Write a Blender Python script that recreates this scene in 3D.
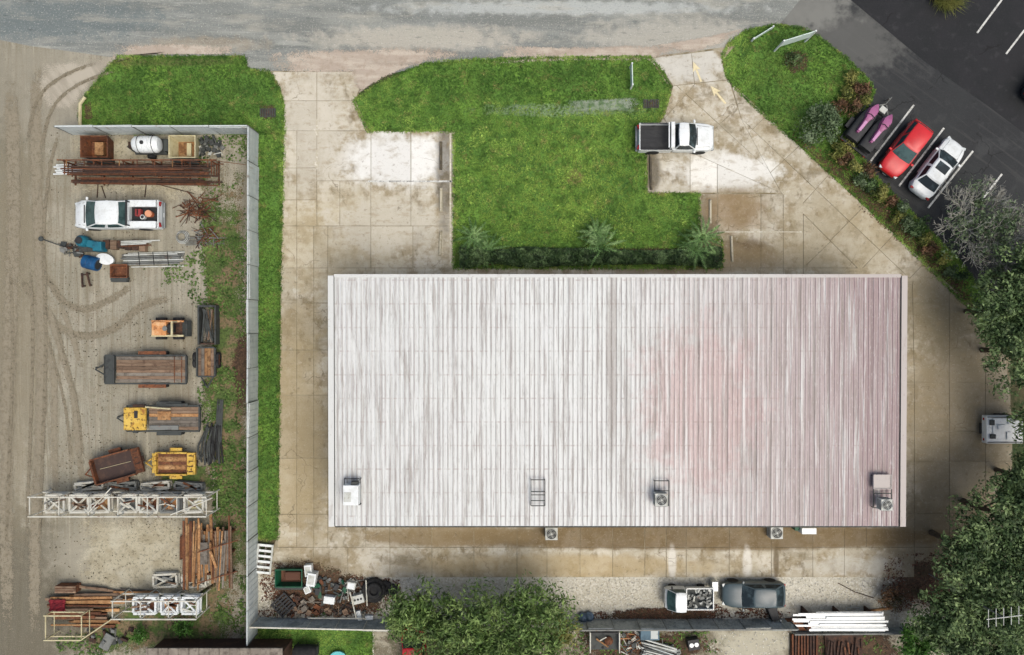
import bpy, bmesh, math, random
import numpy as np
from mathutils import Vector, Matrix
random.seed(7); rng = np.random.default_rng(7)
R = math.radians; PI = math.pi
scn = bpy.context.scene
for o in list(bpy.data.objects): bpy.data.objects.remove(o)
COL = scn.collection
# ------------------------------------------------------------------ camera, sky, sun, exposure
H = 50.0; S = 14.3                      # drone height (m) and pixels per metre on the ground
cam = bpy.data.cameras.new('camera'); camo = bpy.data.objects.new('camera', cam); COL.objects.link(camo)
camo.location = (0, 0, H); cam.sensor_width = 36; cam.lens = 36*H/(1024/S); cam.clip_end = 2000
scn.camera = camo
w = bpy.data.worlds.new('World'); scn.world = w; w.use_nodes = True
SUN_EL, SUN_AZ = 64, 135                # degrees, azimuth clockwise from north
nt = w.node_tree; sk = nt.nodes.new('ShaderNodeTexSky'); sk.sky_type = 'NISHITA'; sk.sun_disc = False
sk.sun_elevation = R(SUN_EL); sk.sun_rotation = R(SUN_AZ); sk.dust_density = 6.0; sk.air_density = .7; sk.ozone_density = .4
nt.links.new(sk.outputs[0], nt.nodes['Background'].inputs[0]); nt.nodes['Background'].inputs[1].default_value = 0.15
sl = bpy.data.lights.new('sun', 'SUN'); sl.energy = 0.9; sl.angle = R(50); sl.color = (1, .97, .91)
so = bpy.data.objects.new('sun', sl); COL.objects.link(so)
so.rotation_euler = (R(90-SUN_EL), 0, R(180-SUN_AZ)); so.location = (0, 0, 40)
vs = scn.view_settings; vs.view_transform = 'Standard'; vs.look = 'None'; vs.gamma = 1; vs.exposure = 0.40
# ------------------------------------------------------------------ helpers
def lin(c): return c/12.92 if c <= .04045 else ((c+.055)/1.055)**2.4
K = 0.72
def C(r, g, b, k=K): return tuple(lin(v/255)*k*q for v, q in zip((r, g, b), (.96, 1.0, .985))) + (1,)
def W(px, py, z=0):                      # photo measurement -> metres on the level z
    f = (H-z)/H/S
    return ((px-512)*f, (327.5-py)*f)
def W3(px, py, z=0): return W(px, py, z)+(z,)
def G(pts, z=0): return [W(x, y, z) for x, y in pts]
MATS = {}
def M(name, base, layers=(), rough=.85, bump=0, bscale=30, rnd=0, isl=0, metal=0, alpha=False, spec=.3, trans=0):
    if name in MATS: return MATS[name]
    m = bpy.data.materials.new(name); m.use_nodes = True; n = m.node_tree.nodes; l = m.node_tree.links
    b = n['Principled BSDF']; b.inputs['Roughness'].default_value = rough; b.inputs['Metallic'].default_value = metal
    b.inputs['Specular IOR Level'].default_value = spec
    geo = n.new('ShaderNodeNewGeometry'); pos = geo.outputs['Position']
    def mth(op, a, c=None, d=None):
        q = n.new('ShaderNodeMath'); q.operation = op
        for i, v in enumerate((a, c, d)):
            if v is None: continue
            if isinstance(v, (int, float)): q.inputs[i].default_value = v
            else: l.new(v, q.inputs[i])
        return q.outputs[0]
    def rng_(v, lo, hi, amt=1):
        q = n.new('ShaderNodeMapRange'); q.interpolation_type = 'SMOOTHSTEP'
        q.inputs[1].default_value = lo; q.inputs[2].default_value = hi; q.inputs[3].default_value = 0; q.inputs[4].default_value = amt
        l.new(v, q.inputs[0]); return q.outputs[0]
    def noise(scale, det=5, rot=0, ro=.6, dist=0):
        sc = scale if isinstance(scale, tuple) else (scale,)*3
        mp = n.new('ShaderNodeMapping'); mp.inputs['Scale'].default_value = sc
        v = pos
        if rot:
            vr = n.new('ShaderNodeVectorRotate'); vr.rotation_type = 'Z_AXIS'; vr.inputs['Angle'].default_value = rot
            l.new(v, vr.inputs[0]); v = vr.outputs[0]
        l.new(v, mp.inputs[0])
        t = n.new('ShaderNodeTexNoise'); t.inputs['Scale'].default_value = 1; t.inputs['Detail'].default_value = det
        t.inputs['Roughness'].default_value = ro; t.inputs['Distortion'].default_value = dist; l.new(mp.outputs[0], t.inputs['Vector'])
        return t.outputs['Fac']
    col = None
    rgb = n.new('ShaderNodeRGB'); rgb.outputs[0].default_value = base; col = rgb.outputs[0]
    def mix(col, fac, c, mode='MIX'):
        q = n.new('ShaderNodeMix'); q.data_type = 'RGBA'; q.blend_type = mode
        if isinstance(fac, (int, float)): q.inputs[0].default_value = fac
        else: l.new(fac, q.inputs[0])
        l.new(col, q.inputs[6])
        if isinstance(c, tuple): q.inputs[7].default_value = c
        else: l.new(c, q.inputs[7])
        return q.outputs[2]
    for L in layers:
        k = L.get('k', 'n')
        if k == 'n':
            sh = .075 if (L['s'] if not isinstance(L['s'], tuple) else 1) >= 5 else .03
            f = rng_(noise(L['s'], L.get('d', 5), L.get('rot', 0), L.get('ro', .65), L.get('dist', 0)), L['lo']-sh, L['hi']-sh, L.get('a', 1))
        elif k == 'v':
            mp = n.new('ShaderNodeMapping'); sc = L['s'] if isinstance(L['s'], tuple) else (L['s'],)*3
            mp.inputs['Scale'].default_value = sc; l.new(pos, mp.inputs[0])
            t = n.new('ShaderNodeTexVoronoi'); t.inputs['Scale'].default_value = 1; l.new(mp.outputs[0], t.inputs['Vector'])
            sx = n.new('ShaderNodeSeparateColor'); l.new(t.outputs['Color'], sx.inputs[0])
            f = rng_(sx.outputs[0] if L.get('cell', 1) else t.outputs['Distance'], L['lo'], L['hi'], L.get('a', 1))
        elif k == 'blob':                                             # a stain or painted darkening with its own place and ragged edge
            d = n.new('ShaderNodeMapping'); (cx, cy), (rx, ry) = L['c'], L['r']
            d.inputs['Scale'].default_value = (1/rx, 1/ry, 0); d.inputs['Location'].default_value = (-cx/rx, -cy/ry, 0)
            l.new(pos, d.inputs[0]); ln = n.new('ShaderNodeVectorMath'); ln.operation = 'LENGTH'; l.new(d.outputs[0], ln.inputs[0])
            v = mth('ADD', ln.outputs['Value'], mth('MULTIPLY', mth('SUBTRACT', noise(L.get('s', 1.2), 6), .5), L.get('n', 1.6)))
            f = mth('SUBTRACT', L.get('a', 1), rng_(v, L.get('lo', .5), L.get('hi', 1.1), L.get('a', 1)))
        elif k == 'axis':                                             # wear that grows along x or y
            sp = n.new('ShaderNodeSeparateXYZ'); l.new(pos, sp.inputs[0])
            v = mth('ADD', sp.outputs[L['ax']], mth('MULTIPLY', mth('SUBTRACT', noise(L.get('s', .3), 5), .5), L.get('n', 8)))
            f = rng_(v, L['lo'], L['hi'], L.get('a', 1))
        elif k == 'crack':
            mp = n.new('ShaderNodeMapping'); mp.inputs['Scale'].default_value = (L['s'],)*3
            ad = n.new('ShaderNodeVectorMath'); ad.operation = 'ADD'; nz = n.new('ShaderNodeTexNoise'); nz.inputs['Scale'].default_value = 1.3; l.new(pos, nz.inputs['Vector']); l.new(pos, ad.inputs[0]); l.new(nz.outputs['Color'], ad.inputs[1]); l.new(ad.outputs[0], mp.inputs[0])
            t = n.new('ShaderNodeTexVoronoi'); t.feature = 'DISTANCE_TO_EDGE'; t.inputs['Scale'].default_value = 1; l.new(mp.outputs[0], t.inputs['Vector'])
            f = mth('MULTIPLY', mth('SUBTRACT', 1, rng_(t.outputs['Distance'], L['w']*.5, L['w'])), rng_(noise(.35, 3), .5, .58, L['a']))
        elif k == 'line':                                             # repeated dirt line across x or y
            sp = n.new('ShaderNodeSeparateXYZ'); l.new(pos, sp.inputs[0])
            v = mth('PINGPONG', mth('ADD', sp.outputs[L['ax']], L.get('off', 0)), L['p']/2)
            f = mth('SUBTRACT', L.get('a', 1), rng_(v, L['w']*.4, L['w'], L.get('a', 1)))
            if 's' in L: f = mth('MULTIPLY', f, rng_(noise(L['s'], 5), L.get('nlo', .35), L.get('nhi', .65)))
        col = mix(col, f, L['c2'])
    if rnd:
        oi = n.new('ShaderNodeObjectInfo'); q = n.new('ShaderNodeMapRange')
        q.inputs[3].default_value = 1-rnd; q.inputs[4].default_value = 1+rnd; l.new(oi.outputs['Random'], q.inputs[0])
        v = n.new('ShaderNodeVectorMath'); v.operation = 'SCALE'; l.new(col, v.inputs[0]); l.new(q.outputs[0], v.inputs['Scale']); col = v.outputs[0]
    if isl:
        q = n.new('ShaderNodeMapRange'); q.inputs[3].default_value = 1-isl; q.inputs[4].default_value = 1+isl
        l.new(geo.outputs['Random Per Island'], q.inputs[0])
        v = n.new('ShaderNodeVectorMath'); v.operation = 'SCALE'; l.new(col, v.inputs[0]); l.new(q.outputs[0], v.inputs['Scale']); col = v.outputs[0]
    l.new(col, b.inputs['Base Color'])
    if bump:
        bp = n.new('ShaderNodeBump'); bp.inputs['Strength'].default_value = 1; bp.inputs['Distance'].default_value = bump
        l.new(noise(bscale, 6), bp.inputs['Height']); l.new(bp.outputs[0], b.inputs['Normal'])
    out = n['Material Output']
    if trans:
        t = n.new('ShaderNodeBsdfTranslucent'); l.new(col, t.inputs[0]); ms = n.new('ShaderNodeMixShader'); ms.inputs[0].default_value = trans
        l.new(b.outputs[0], ms.inputs[1]); l.new(t.outputs[0], ms.inputs[2]); l.new(ms.outputs[0], out.inputs[0])
    if alpha:
        at = n.new('ShaderNodeAttribute'); at.attribute_name = 'a'
        v = mth('ADD', at.outputs['Fac'], mth('MULTIPLY', mth('SUBTRACT', noise(alpha if not isinstance(alpha, bool) else 2.0, 6, 0, .65), .5), 1.3))
        v = mth('ADD', v, mth('MULTIPLY', mth('SUBTRACT', noise(13.0, 4, 0, .7), .5), 2.2))
        t = n.new('ShaderNodeBsdfTransparent'); ms = n.new('ShaderNodeMixShader'); l.new(rng_(v, .49, .55), ms.inputs[0])
        l.new(t.outputs[0], ms.inputs[1]); l.new(b.outputs[0], ms.inputs[2]); l.new(ms.outputs[0], out.inputs[0])
    MATS[name] = m; return m
def N(c2, s, lo, hi, a=1, **k): return dict(c2=c2, s=s, lo=lo, hi=hi, a=a, **k)
def tag(o, label=None, cat=None, group=None, kind=None):
    if label: o['label'] = label
    if cat: o['category'] = cat
    if group: o['group'] = group
    if kind: o['kind'] = kind
    return o
def thing(name, label, cat, loc=(0, 0, 0), rz=0, group=None):
    o = bpy.data.objects.new(name, None); COL.objects.link(o); o.location = loc if len(loc) == 3 else (*loc, 0); o.rotation_euler.z = rz
    o.empty_display_size = .2
    return tag(o, label, cat, group)
def link(name, me, mat, parent=None):
    o = bpy.data.objects.new(name, me); COL.objects.link(o)
    if mat and not me.materials: me.materials.append(mat)
    if parent: o.parent = parent
    return o
def copy_tree(o, parent=None):
    c = o.copy(); COL.objects.link(c); c.parent = parent
    for ch in list(o.children): copy_tree(ch, c)
    return c
class MB:
    def __init__(s): s.v = []; s.f = []
    def add(s, vs, fs):
        b = len(s.v); s.v += [tuple(v) for v in vs]; s.f += [tuple(i+b for i in f) for f in fs]; return s
    def box(s, c, d, rz=0, ry=0, rx=0, taper=1):
        x, y, z = (q/2 for q in d); t = taper
        vs = [(-x,-y,-z),(x,-y,-z),(x,y,-z),(-x,y,-z),(-x*t,-y*t,z),(x*t,-y*t,z),(x*t,y*t,z),(-x*t,y*t,z)]
        m = Matrix.Rotation(rz, 3, 'Z') @ Matrix.Rotation(ry, 3, 'Y') @ Matrix.Rotation(rx, 3, 'X')
        return s.add([m @ Vector(v) + Vector(c) for v in vs], [(3,2,1,0),(4,5,6,7),(0,1,5,4),(1,2,6,5),(2,3,7,6),(3,0,4,7)])
    def tube(s, p0, p1, r, r1=None, n=6, cap=True):
        return s.path([p0, p1], [r, r if r1 is None else r1], n, cap)
    def path(s, pts, r, n=6, cap=True):
        pts = [Vector(p) for p in pts]; k = len(pts); rs = r if isinstance(r, list) else [r]*k
        vs = []; fs = []
        for i, p in enumerate(pts):
            d = (pts[min(i+1, k-1)]-pts[max(i-1, 0)]).normalized()
            u = d.cross(Vector((0, 0, 1)) if abs(d.z) < .9 else Vector((1, 0, 0))).normalized(); q = d.cross(u)
            for j in range(n):
                a = 2*PI*j/n; vs.append(p+(u*math.cos(a)+q*math.sin(a))*rs[i])
        for i in range(k-1):
            for j in range(n):
                fs.append((i*n+j, (i+1)*n+j, (i+1)*n+(j+1) % n, i*n+(j+1) % n))
        if cap: fs += [tuple(range(n)), tuple(range((k-1)*n, k*n))[::-1]]
        return s.add(vs, fs)
    def prism(s, poly, z0, z1):
        k = len(poly); vs = [(x, y, z0) for x, y in poly]+[(x, y, z1) for x, y in poly]
        return s.add(vs, [tuple(range(k))[::-1], tuple(range(k, 2*k))]+[(i, (i+1) % k, k+(i+1) % k, k+i) for i in range(k)])
    def lathe(s, prof, n=14, c=(0, 0, 0), axis='z'):
        vs = []; fs = []; k = len(prof)
        for r, z in prof:
            for j in range(n):
                a = 2*PI*j/n; x, y = r*math.cos(a), r*math.sin(a)
                p = (x, y, z) if axis == 'z' else (x, z, y) if axis == 'y' else (z, x, y)
                vs.append((p[0]+c[0], p[1]+c[1], p[2]+c[2]))
        for i in range(k-1):
            for j in range(n): fs.append((i*n+j, i*n+(j+1) % n, (i+1)*n+(j+1) % n, (i+1)*n+j))
        fs += [tuple(range(n))[::-1], tuple(range((k-1)*n, k*n))]
        return s.add(vs, fs)
    def loft(s, rings):
        n = len(rings[0]); fs = []; vs = [p for r in rings for p in r]
        for i in range(len(rings)-1):
            for j in range(n): fs.append((i*n+j, i*n+(j+1) % n, (i+1)*n+(j+1) % n, (i+1)*n+j))
        fs += [tuple(range(n))[::-1], tuple(range((len(rings)-1)*n, len(rings)*n))]
        return s.add(vs, fs)
    def mesh(s, name='m', smooth=False):
        me = bpy.data.meshes.new(name); me.from_pydata(s.v, [], s.f); me.update()
        bm = bmesh.new(); bm.from_mesh(me); bmesh.ops.recalc_face_normals(bm, faces=bm.faces); bm.to_mesh(me); bm.free()
        if smooth:
            me.polygons.foreach_set('use_smooth', [True]*len(me.polygons)); me.set_sharp_from_angle(angle=R(38))
        return me
    def build(s, name, mat, parent=None, smooth=False, bevel=0):
        o = link(name, s.mesh(name, smooth), mat, parent)
        if bevel:
            b = o.modifiers.new('bevel', 'BEVEL'); b.width = bevel; b.segments = 2; b.limit_method = 'ANGLE'
        return o
def B(c, d, **k): return MB().box(c, d, **k)
def np_mesh(name, v, f, mat, parent=None, kind='stuff'):
    me = bpy.data.meshes.new(name); v = np.ascontiguousarray(v, dtype=np.float32); f = np.ascontiguousarray(f, dtype=np.int32)
    k = f.shape[1]; me.vertices.add(len(v)); me.vertices.foreach_set('co', v.ravel())
    me.loops.add(f.size); me.loops.foreach_set('vertex_index', f.ravel())
    me.polygons.add(len(f)); me.polygons.foreach_set('loop_start', np.arange(0, f.size, k, dtype=np.int32))
    me.update(calc_edges=True); o = link(name, me, mat, parent)
    if kind: o['kind'] = kind
    return o
def inpoly(x, y, poly):
    r = np.zeros(len(x), bool); k = len(poly)
    for i in range(k):
        x0, y0 = poly[i]; x1, y1 = poly[(i+1) % k]
        if y0 == y1: continue
        c = ((y0 > y) != (y1 > y)) & (x < (x1-x0)*(y-y0)/(y1-y0)+x0); r ^= c
    return r
_g = np.random.default_rng(3).random((64, 64))
def vnoise(x, y, s=1):
    x = x*s+500; y = y*s+500; i = np.floor(x).astype(int); j = np.floor(y).astype(int); u = x-i; t = y-j
    u = u*u*(3-2*u); t = t*t*(3-2*t); g = lambda a, b: _g[a % 64, b % 64]
    return (g(i, j)*(1-u)+g(i+1, j)*u)*(1-t)+(g(i, j+1)*(1-u)+g(i+1, j+1)*u)*t
def scatter(polys, dens, mask=0, ms=.5, holes=()):
    out = []
    for poly in polys:
        a = np.array(poly); lo, hi = a.min(0), a.max(0); k = int((hi-lo).prod()*dens)
        p = lo+rng.random((k, 2))*(hi-lo); p = p[inpoly(p[:, 0], p[:, 1], poly)]
        if mask: p = p[vnoise(p[:, 0], p[:, 1], ms)*.65+vnoise(p[:, 0], p[:, 1], ms*3.1)*.35+(rng.random(len(p))-.5)*.25 > mask]
        out.append(p)
    p = np.concatenate(out)
    for h in holes: p = p[~inpoly(p[:, 0], p[:, 1], h)]
    return p
def blades(name, p, z, hlo, hhi, wd, lean, mat, parent=None, per=3):
    k = len(p)*per; p = np.repeat(p, per, 0)+rng.normal(0, .03, (k, 2)); a = rng.random(k)*2*PI; h = hlo+(hhi-hlo)*rng.random(k)
    d = np.stack([np.cos(a), np.sin(a)], 1); q = np.stack([-d[:, 1], d[:, 0]], 1)*wd/2; ln = lean*(.4+rng.random(k))[:, None]
    v = np.zeros((k, 3, 3)); v[:, 0, :2] = p-q; v[:, 1, :2] = p+q; v[:, 2, :2] = p+d*ln; v[:, :2, 2] = z; v[:, 2, 2] = z+h
    return np_mesh(name, v.reshape(-1, 3), np.arange(k*3).reshape(-1, 3), mat, parent)
def leafquads(pts, nrm, size, asp=.45):
    k = len(pts); t = rng.normal(size=(k, 3)); nrm = nrm/np.linalg.norm(nrm, axis=1)[:, None]
    t -= nrm*(t*nrm).sum(1)[:, None]; t /= np.linalg.norm(t, axis=1)[:, None]; b = np.cross(nrm, t)
    s = (size*(.45+1.1*rng.random(k)))[:, None]; v = np.stack([pts-t*s/2, pts+b*s*asp/2, pts+t*s/2, pts-b*s*asp/2], 1)
    return v.reshape(-1, 3), np.arange(k*4).reshape(-1, 4)
def flatleaves(name, p, z, size, mat, parent=None, asp=.6, tilt=.5, hz=.08):
    k = len(p); q = np.concatenate([p, z+rng.random((k, 1))*hz], 1); nn = np.concatenate([rng.normal(0, tilt, (k, 2)), np.ones((k, 1))], 1)
    v, f = leafquads(q, nn, size, asp); return np_mesh(name, v, f, mat, parent)
# ------------------------------------------------------------------ materials
CONC = C(193, 184, 163)
m_conc = M('concrete', CONC, [
    N(C(218, 211, 195), .35, .47, .66, .8), N(C(160, 145, 115), .6, .49, .64, .85), N(C(126, 111, 82), (1.3, .7, 1), .55, .7, .75), N(C(222, 216, 202), 1.7, .56, .68, .5), N(C(128, 116, 88), (.35, .9, 1), .56, .72, .6), dict(k='blob', c=W(308, 470), r=(1.6, 5.5), c2=C(132, 116, 84), a=.65, n=1.8), dict(k='blob', c=W(300, 330), r=(2.2, 3), c2=C(150, 136, 106), a=.6, n=1.8),
    dict(k='blob', c=W(340, 240), r=(6, 5), c2=C(196, 182, 150), a=.5),
    dict(k='blob', c=W(398, 160), r=(5.0, 2.2), c2=C(244, 243, 238), a=.95, n=1.3), dict(k='blob', c=W(390, 225), r=(4.6, 2.4), c2=C(214, 208, 193), a=.65, n=1.5), dict(k='blob', c=W(312, 130), r=(2.8, 6), c2=C(212, 205, 189), a=.75), dict(k='blob', c=W(690, 66), r=(3, 1.4), c2=C(222, 219, 210), a=.8), dict(k='blob', c=W(745, 170), r=(3.2, 1.0), c2=C(240, 238, 230), a=.8, n=1.3),
    dict(k='blob', c=W(445, 175), r=(.8, 4.5), c2=C(90, 84, 72), a=.7, n=1.0),
    dict(k='blob', c=W(722, 172), r=(4.2, 1.6), c2=C(242, 240, 233), a=.9, n=1.3),
    dict(k='blob', c=W(652, 172), r=(.7, 1.8), c2=C(96, 88, 72), a=.8, n=.8),
    dict(k='blob', c=W(706, 228), r=(1.0, 3.0), c2=C(120, 106, 82), a=.8, n=.9),
    dict(k='blob', c=W(735, 210), r=(2.6, 1.8), c2=C(142, 118, 84), a=.75, n=1.4),
    dict(k='blob', c=W(745, 250), r=(2.2, 1.0), c2=C(110, 90, 62), a=.8, n=1.2),
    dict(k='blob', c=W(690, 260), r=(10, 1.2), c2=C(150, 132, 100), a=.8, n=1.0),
    dict(k='blob', c=W(840, 240), r=(5, 4), c2=C(178, 166, 138), a=.6),
    dict(k='blob', c=W(296, 440), r=(2.8, 9), c2=C(176, 160, 126), a=.75),
    dict(k='blob', c=W(960, 440), r=(5, 12), c2=C(142, 129, 104), a=.85, n=1.4, hi=1.25),  # east apron blobs: dirt, plus vignette darkening put into the colour
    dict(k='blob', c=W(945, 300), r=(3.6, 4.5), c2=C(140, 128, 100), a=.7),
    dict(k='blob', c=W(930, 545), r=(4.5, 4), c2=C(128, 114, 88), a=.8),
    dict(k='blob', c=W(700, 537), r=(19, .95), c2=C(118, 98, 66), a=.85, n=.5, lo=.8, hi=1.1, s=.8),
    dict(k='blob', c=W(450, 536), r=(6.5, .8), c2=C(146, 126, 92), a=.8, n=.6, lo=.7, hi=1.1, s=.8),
    dict(k='blob', c=W(560, 566), r=(13, 1.0), c2=C(186, 166, 126), a=.7, n=1.2),
    dict(k='blob', c=W(318, 572), r=(2.5, 1.6), c2=C(122, 104, 72), a=.7),
    dict(k='blob', c=W(672, 562), r=(.35, 1.3), c2=C(236, 232, 222), a=.8, n=.6),
    dict(k='blob', c=W(747, 562), r=(.4, 1.3), c2=C(236, 232, 222), a=.8, n=.6),
    dict(k='blob', c=W(776, 562), r=(.25, 1.4), c2=C(110, 94, 66), a=.8, n=.6),
    dict(k='blob', c=W(850, 565), r=(3.5, .8), c2=C(206, 202, 190), a=.6),
    dict(k='crack', s=.2, w=.005, c2=C(110, 98, 76), a=.55), N(C(160, 142, 110), (.9, 2.2, 1), .56, .74, .45), N(C(112, 96, 70), 2.1, .62, .76, .45),
    N(C(120, 106, 82), 3.2, .62, .78, .6), N(C(90, 80, 62), 14, .66, .8, .5), N(C(236, 230, 216), 9, .62, .8, .18)],
    rough=.9, bump=.006, bscale=25, rnd=.07)
m_joint = M('joint_fill', C(136, 124, 98), [N(C(84, 80, 56), 2, .5, .62, .8), N(C(180, 170, 146), 1, .48, .66, .9)])
m_ground = M('soil', C(96, 86, 62), [N(C(62, 76, 40), .4, .4, .6, 1), N(C(120, 106, 80), 1.5, .55, .7, .6)], bump=.03, bscale=12)
SAND = C(152, 147, 130)
m_yard = M('sandy_yard', SAND, [
    N(C(176, 170, 153), .22, .45, .65, .8), N(C(146, 136, 116), .5, .5, .7, .7), N(C(136, 128, 108), (2.2, .04, 1), .5, .66, .75, rot=R(2)), N(C(182, 175, 156), (3.0, .05, 1), .54, .66, .6, rot=R(-1)),
    N(C(128, 118, 98), (5, .12, 1), .56, .7, .5, rot=R(-4)), N(C(136, 132, 112), 2.2, .58, .72, .6), N(C(116, 106, 86), 8, .6, .74, .55),
    dict(k='blob', c=W(20, 610), r=(6, 8), c2=C(104, 98, 82), a=.85), dict(k='blob', c=W(-10, 200), r=(4, 14), c2=C(122, 116, 98), a=.7), dict(k='blob', c=W(15, 330), r=(3, 16), c2=C(140, 130, 108), a=.6),  # left edge and corner: vignette darkening painted into the sand colour
    dict(k='blob', c=W(120, 560), r=(6, 3), c2=C(178, 172, 154), a=.6), dict(k='blob', c=W(40, 90), r=(6, 4), c2=C(158, 152, 136), a=.6),
    N(C(196, 190, 174), 20, .62, .75, .5), N(C(100, 92, 74), 26, .64, .78, .5)], bump=.025, bscale=14)
m_pad = M('yard_concrete', C(186, 178, 154), [N(C(164, 154, 128), 1, .45, .65, .8), N(C(112, 106, 88), 5, .6, .7, .7), N(C(200, 194, 174), .6, .5, .7, .7), N(C(106, 98, 78), 14, .62, .74, .5)], alpha=1.2, bump=.01)
m_road = M('wet_gravel_road', C(136, 140, 136), [
    N(C(124, 127, 122), (.1, .5, 1), .42, .6, .8, rot=R(3)), N(C(158, 160, 153), (.1, .9, 1), .5, .66, .75, rot=R(4)), N(C(182, 183, 175), (.14, 1.6, 1), .6, .74, .6, rot=R(3)),
    dict(k='blob', c=W(60, 20), r=(9, 1.6), c2=C(104, 116, 118), a=.7), dict(k='blob', c=W(420, 38), r=(9, 1.0), c2=C(192, 186, 172), a=.8),
    dict(k='blob', c=W(680, 38), r=(8, 1.6), c2=C(184, 180, 168), a=.8), dict(k='blob', c=W(205, 45), r=(5, .7), c2=C(160, 148, 128), a=.7),
    dict(k='blob', c=W(560, 8), r=(14, .6), c2=C(196, 200, 196), a=.7),
    N(C(180, 177, 164), (.2, .9, 1), .54, .68, .5), N(C(198, 198, 190), (5, 9, 1), .58, .7, .35), N(C(104, 110, 108), (6, 10, 1), .56, .7, .35), N(C(80, 88, 88), (1, 4, 1), .6, .74, .5), N(C(224, 222, 214), 11, .66, .74, .6)], rough=.75, bump=.02, bscale=22)
m_wash = M('sand_wash', C(184, 170, 155), [N(C(206, 194, 178), (.3, 1.5, 1), .45, .65, .8), N(C(168, 150, 132), 2, .5, .7, .6), N(C(150, 140, 126), 16, .6, .75, .5)], alpha=1.3, bump=.006)
m_asphalt = M('asphalt', C(50, 53, 54), [N(C(44, 46, 48), .25, .42, .62, .8), N(C(74, 76, 76), .5, .55, .72, .5), N(C(84, 84, 82), (.15, 3, 1), .55, .7, .35, rot=R(37)), N(C(92, 92, 90), 24, .62, .74, .5), N(C(34, 36, 38), 18, .6, .74, .6), dict(k='crack', s=.17, w=.006, c2=C(24, 25, 26), a=.8), N(C(30, 31, 33), .9, .64, .74, .7),
    dict(k='blob', c=W(835, 40), r=(6, 3), c2=C(110, 110, 106), a=.6), dict(k='blob', c=W(800, 8), r=(4, 2), c2=C(140, 140, 134), a=.7)], rough=.8, bump=.008, bscale=30)
m_asphalt2 = M('newer_asphalt', C(31, 34, 36), [N(C(38, 39, 42), .4, .42, .62, .8), N(C(60, 61, 62), 1.4, .58, .72, .5), N(C(76, 76, 75), 24, .64, .76, .5), dict(k='crack', s=.13, w=.006, c2=C(20, 21, 22), a=.8), N(C(26, 27, 29), 1.1, .64, .74, .7)], rough=.8, bump=.006, bscale=30)
m_gravel = M('crushed_shell_gravel', C(198, 192, 174), [N(C(216, 211, 196), .4, .45, .65, .8), N(C(160, 152, 130), .8, .54, .72, .7), dict(k='v', s=9, lo=.55, hi=.95, a=.5, c2=C(232, 228, 216)), N(C(120, 112, 92), 7, .6, .74, .6),
    dict(k='blob', c=W(905, 590), r=(2.5, 2), c2=C(108, 94, 72), a=.7), N(C(98, 88, 70), 18, .64, .76, .5), N(C(240, 238, 230), 15, .62, .76, .5)], bump=.03, bscale=16)
m_lawn = M('lawn_turf', C(92, 132, 52), [N(C(120, 160, 62), .35, .46, .62, .9), N(C(50, 88, 32), .7, .5, .66, .75), N(C(136, 138, 80), 1.3, .62, .74, .5), N(C(112, 102, 68), 2.6, .69, .8, .6), N(C(30, 58, 20), 7, .56, .72, .7),
    dict(k='blob', c=W(560, 110), r=(6.5, .5), c2=C(146, 162, 138), a=.6, n=1.3, s=(1, 2, 1)), dict(k='blob', c=W(170, 62), r=(6, .35), c2=C(92, 88, 56), a=.7, n=.7),
    dict(k='blob', c=W(575, 178), r=(.7, .6), c2=C(130, 112, 72), a=.8), dict(k='blob', c=W(470, 255), r=(2, .8), c2=C(98, 92, 62), a=.5),
    N(C(110, 150, 62), 9, .6, .74, .6)], bump=.05, bscale=9)
m_blade = M('grass_blades', C(122, 160, 68), [N(C(168, 198, 96), .3, .47, .6, .9), dict(k='blob', c=W(565, 190), r=(7, 4.5), c2=C(172, 198, 92), a=.5, n=1.9, s=.6), dict(k='blob', c=W(520, 82), r=(12, 1.8), c2=C(70, 112, 44), a=.75, n=1.2), dict(k='blob', c=W(180, 92), r=(9, 3.4), c2=C(72, 108, 46), a=.8, n=1.2), dict(k='blob', c=W(268, 335), r=(1.6, 18), c2=C(82, 116, 50), a=.7, n=1.2), dict(k='blob', c=W(800, 80), r=(5, 5), c2=C(76, 112, 48), a=.65, n=1.4), N(C(72, 112, 42), .8, .5, .62, .8), N(C(176, 170, 104), 1.1, .58, .7, .7), N(C(150, 128, 88), 2.3, .62, .72, .5), N(C(54, 92, 36), 3, .55, .68, .6)], isl=.45, trans=.25)
m_weed = M('weed_leaves', C(92, 122, 58), [N(C(122, 146, 78), .6, .45, .65, .8), N(C(50, 84, 30), 1.5, .5, .68, .8)], isl=.35, trans=.2)
m_weedpatch = M('weedy_soil', C(92, 110, 56), [N(C(80, 100, 50), 1, .48, .62, .7), N(C(132, 112, 86), .7, .48, .6, .95), N(C(60, 70, 36), 6, .55, .7, .7)], alpha=1.1, bump=.04, bscale=10)
m_mulch = M('mulch', C(88, 68, 50), [N(C(58, 46, 34), 3, .45, .65, .8), N(C(120, 92, 70), 9, .58, .72, .7), N(C(64, 62, 36), .8, .5, .7, .5)], alpha=1.4, bump=.04, bscale=12)
m_litter = M('leaf_litter', C(104, 70, 54), isl=.45)
m_track = M('tyre_rut', C(140, 131, 112), [N(C(96, 86, 68), 4, .5, .7, .7), N(C(150, 140, 118), 9, .58, .7, .6)], alpha=1.6, bump=.03, bscale=12)
m_drytrack = M('dusty_rut', C(150, 141, 122), [N(C(126, 116, 96), 4, .5, .7, .7)], alpha=1.6, bump=.02, bscale=12)
def paintm(name, c, c2=None, rough=.35, rust=0): return M(name, c, ([N(c2, 1.7, .5, .68, .6)] if c2 else [])+([N(C(118, 70, 42), 3, .62-rust*.2, .74-rust*.2, .9), N(C(78, 46, 30), 9, .62-rust*.1, .72, .8)] if rust else []), rough=rough, spec=.5)
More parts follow.
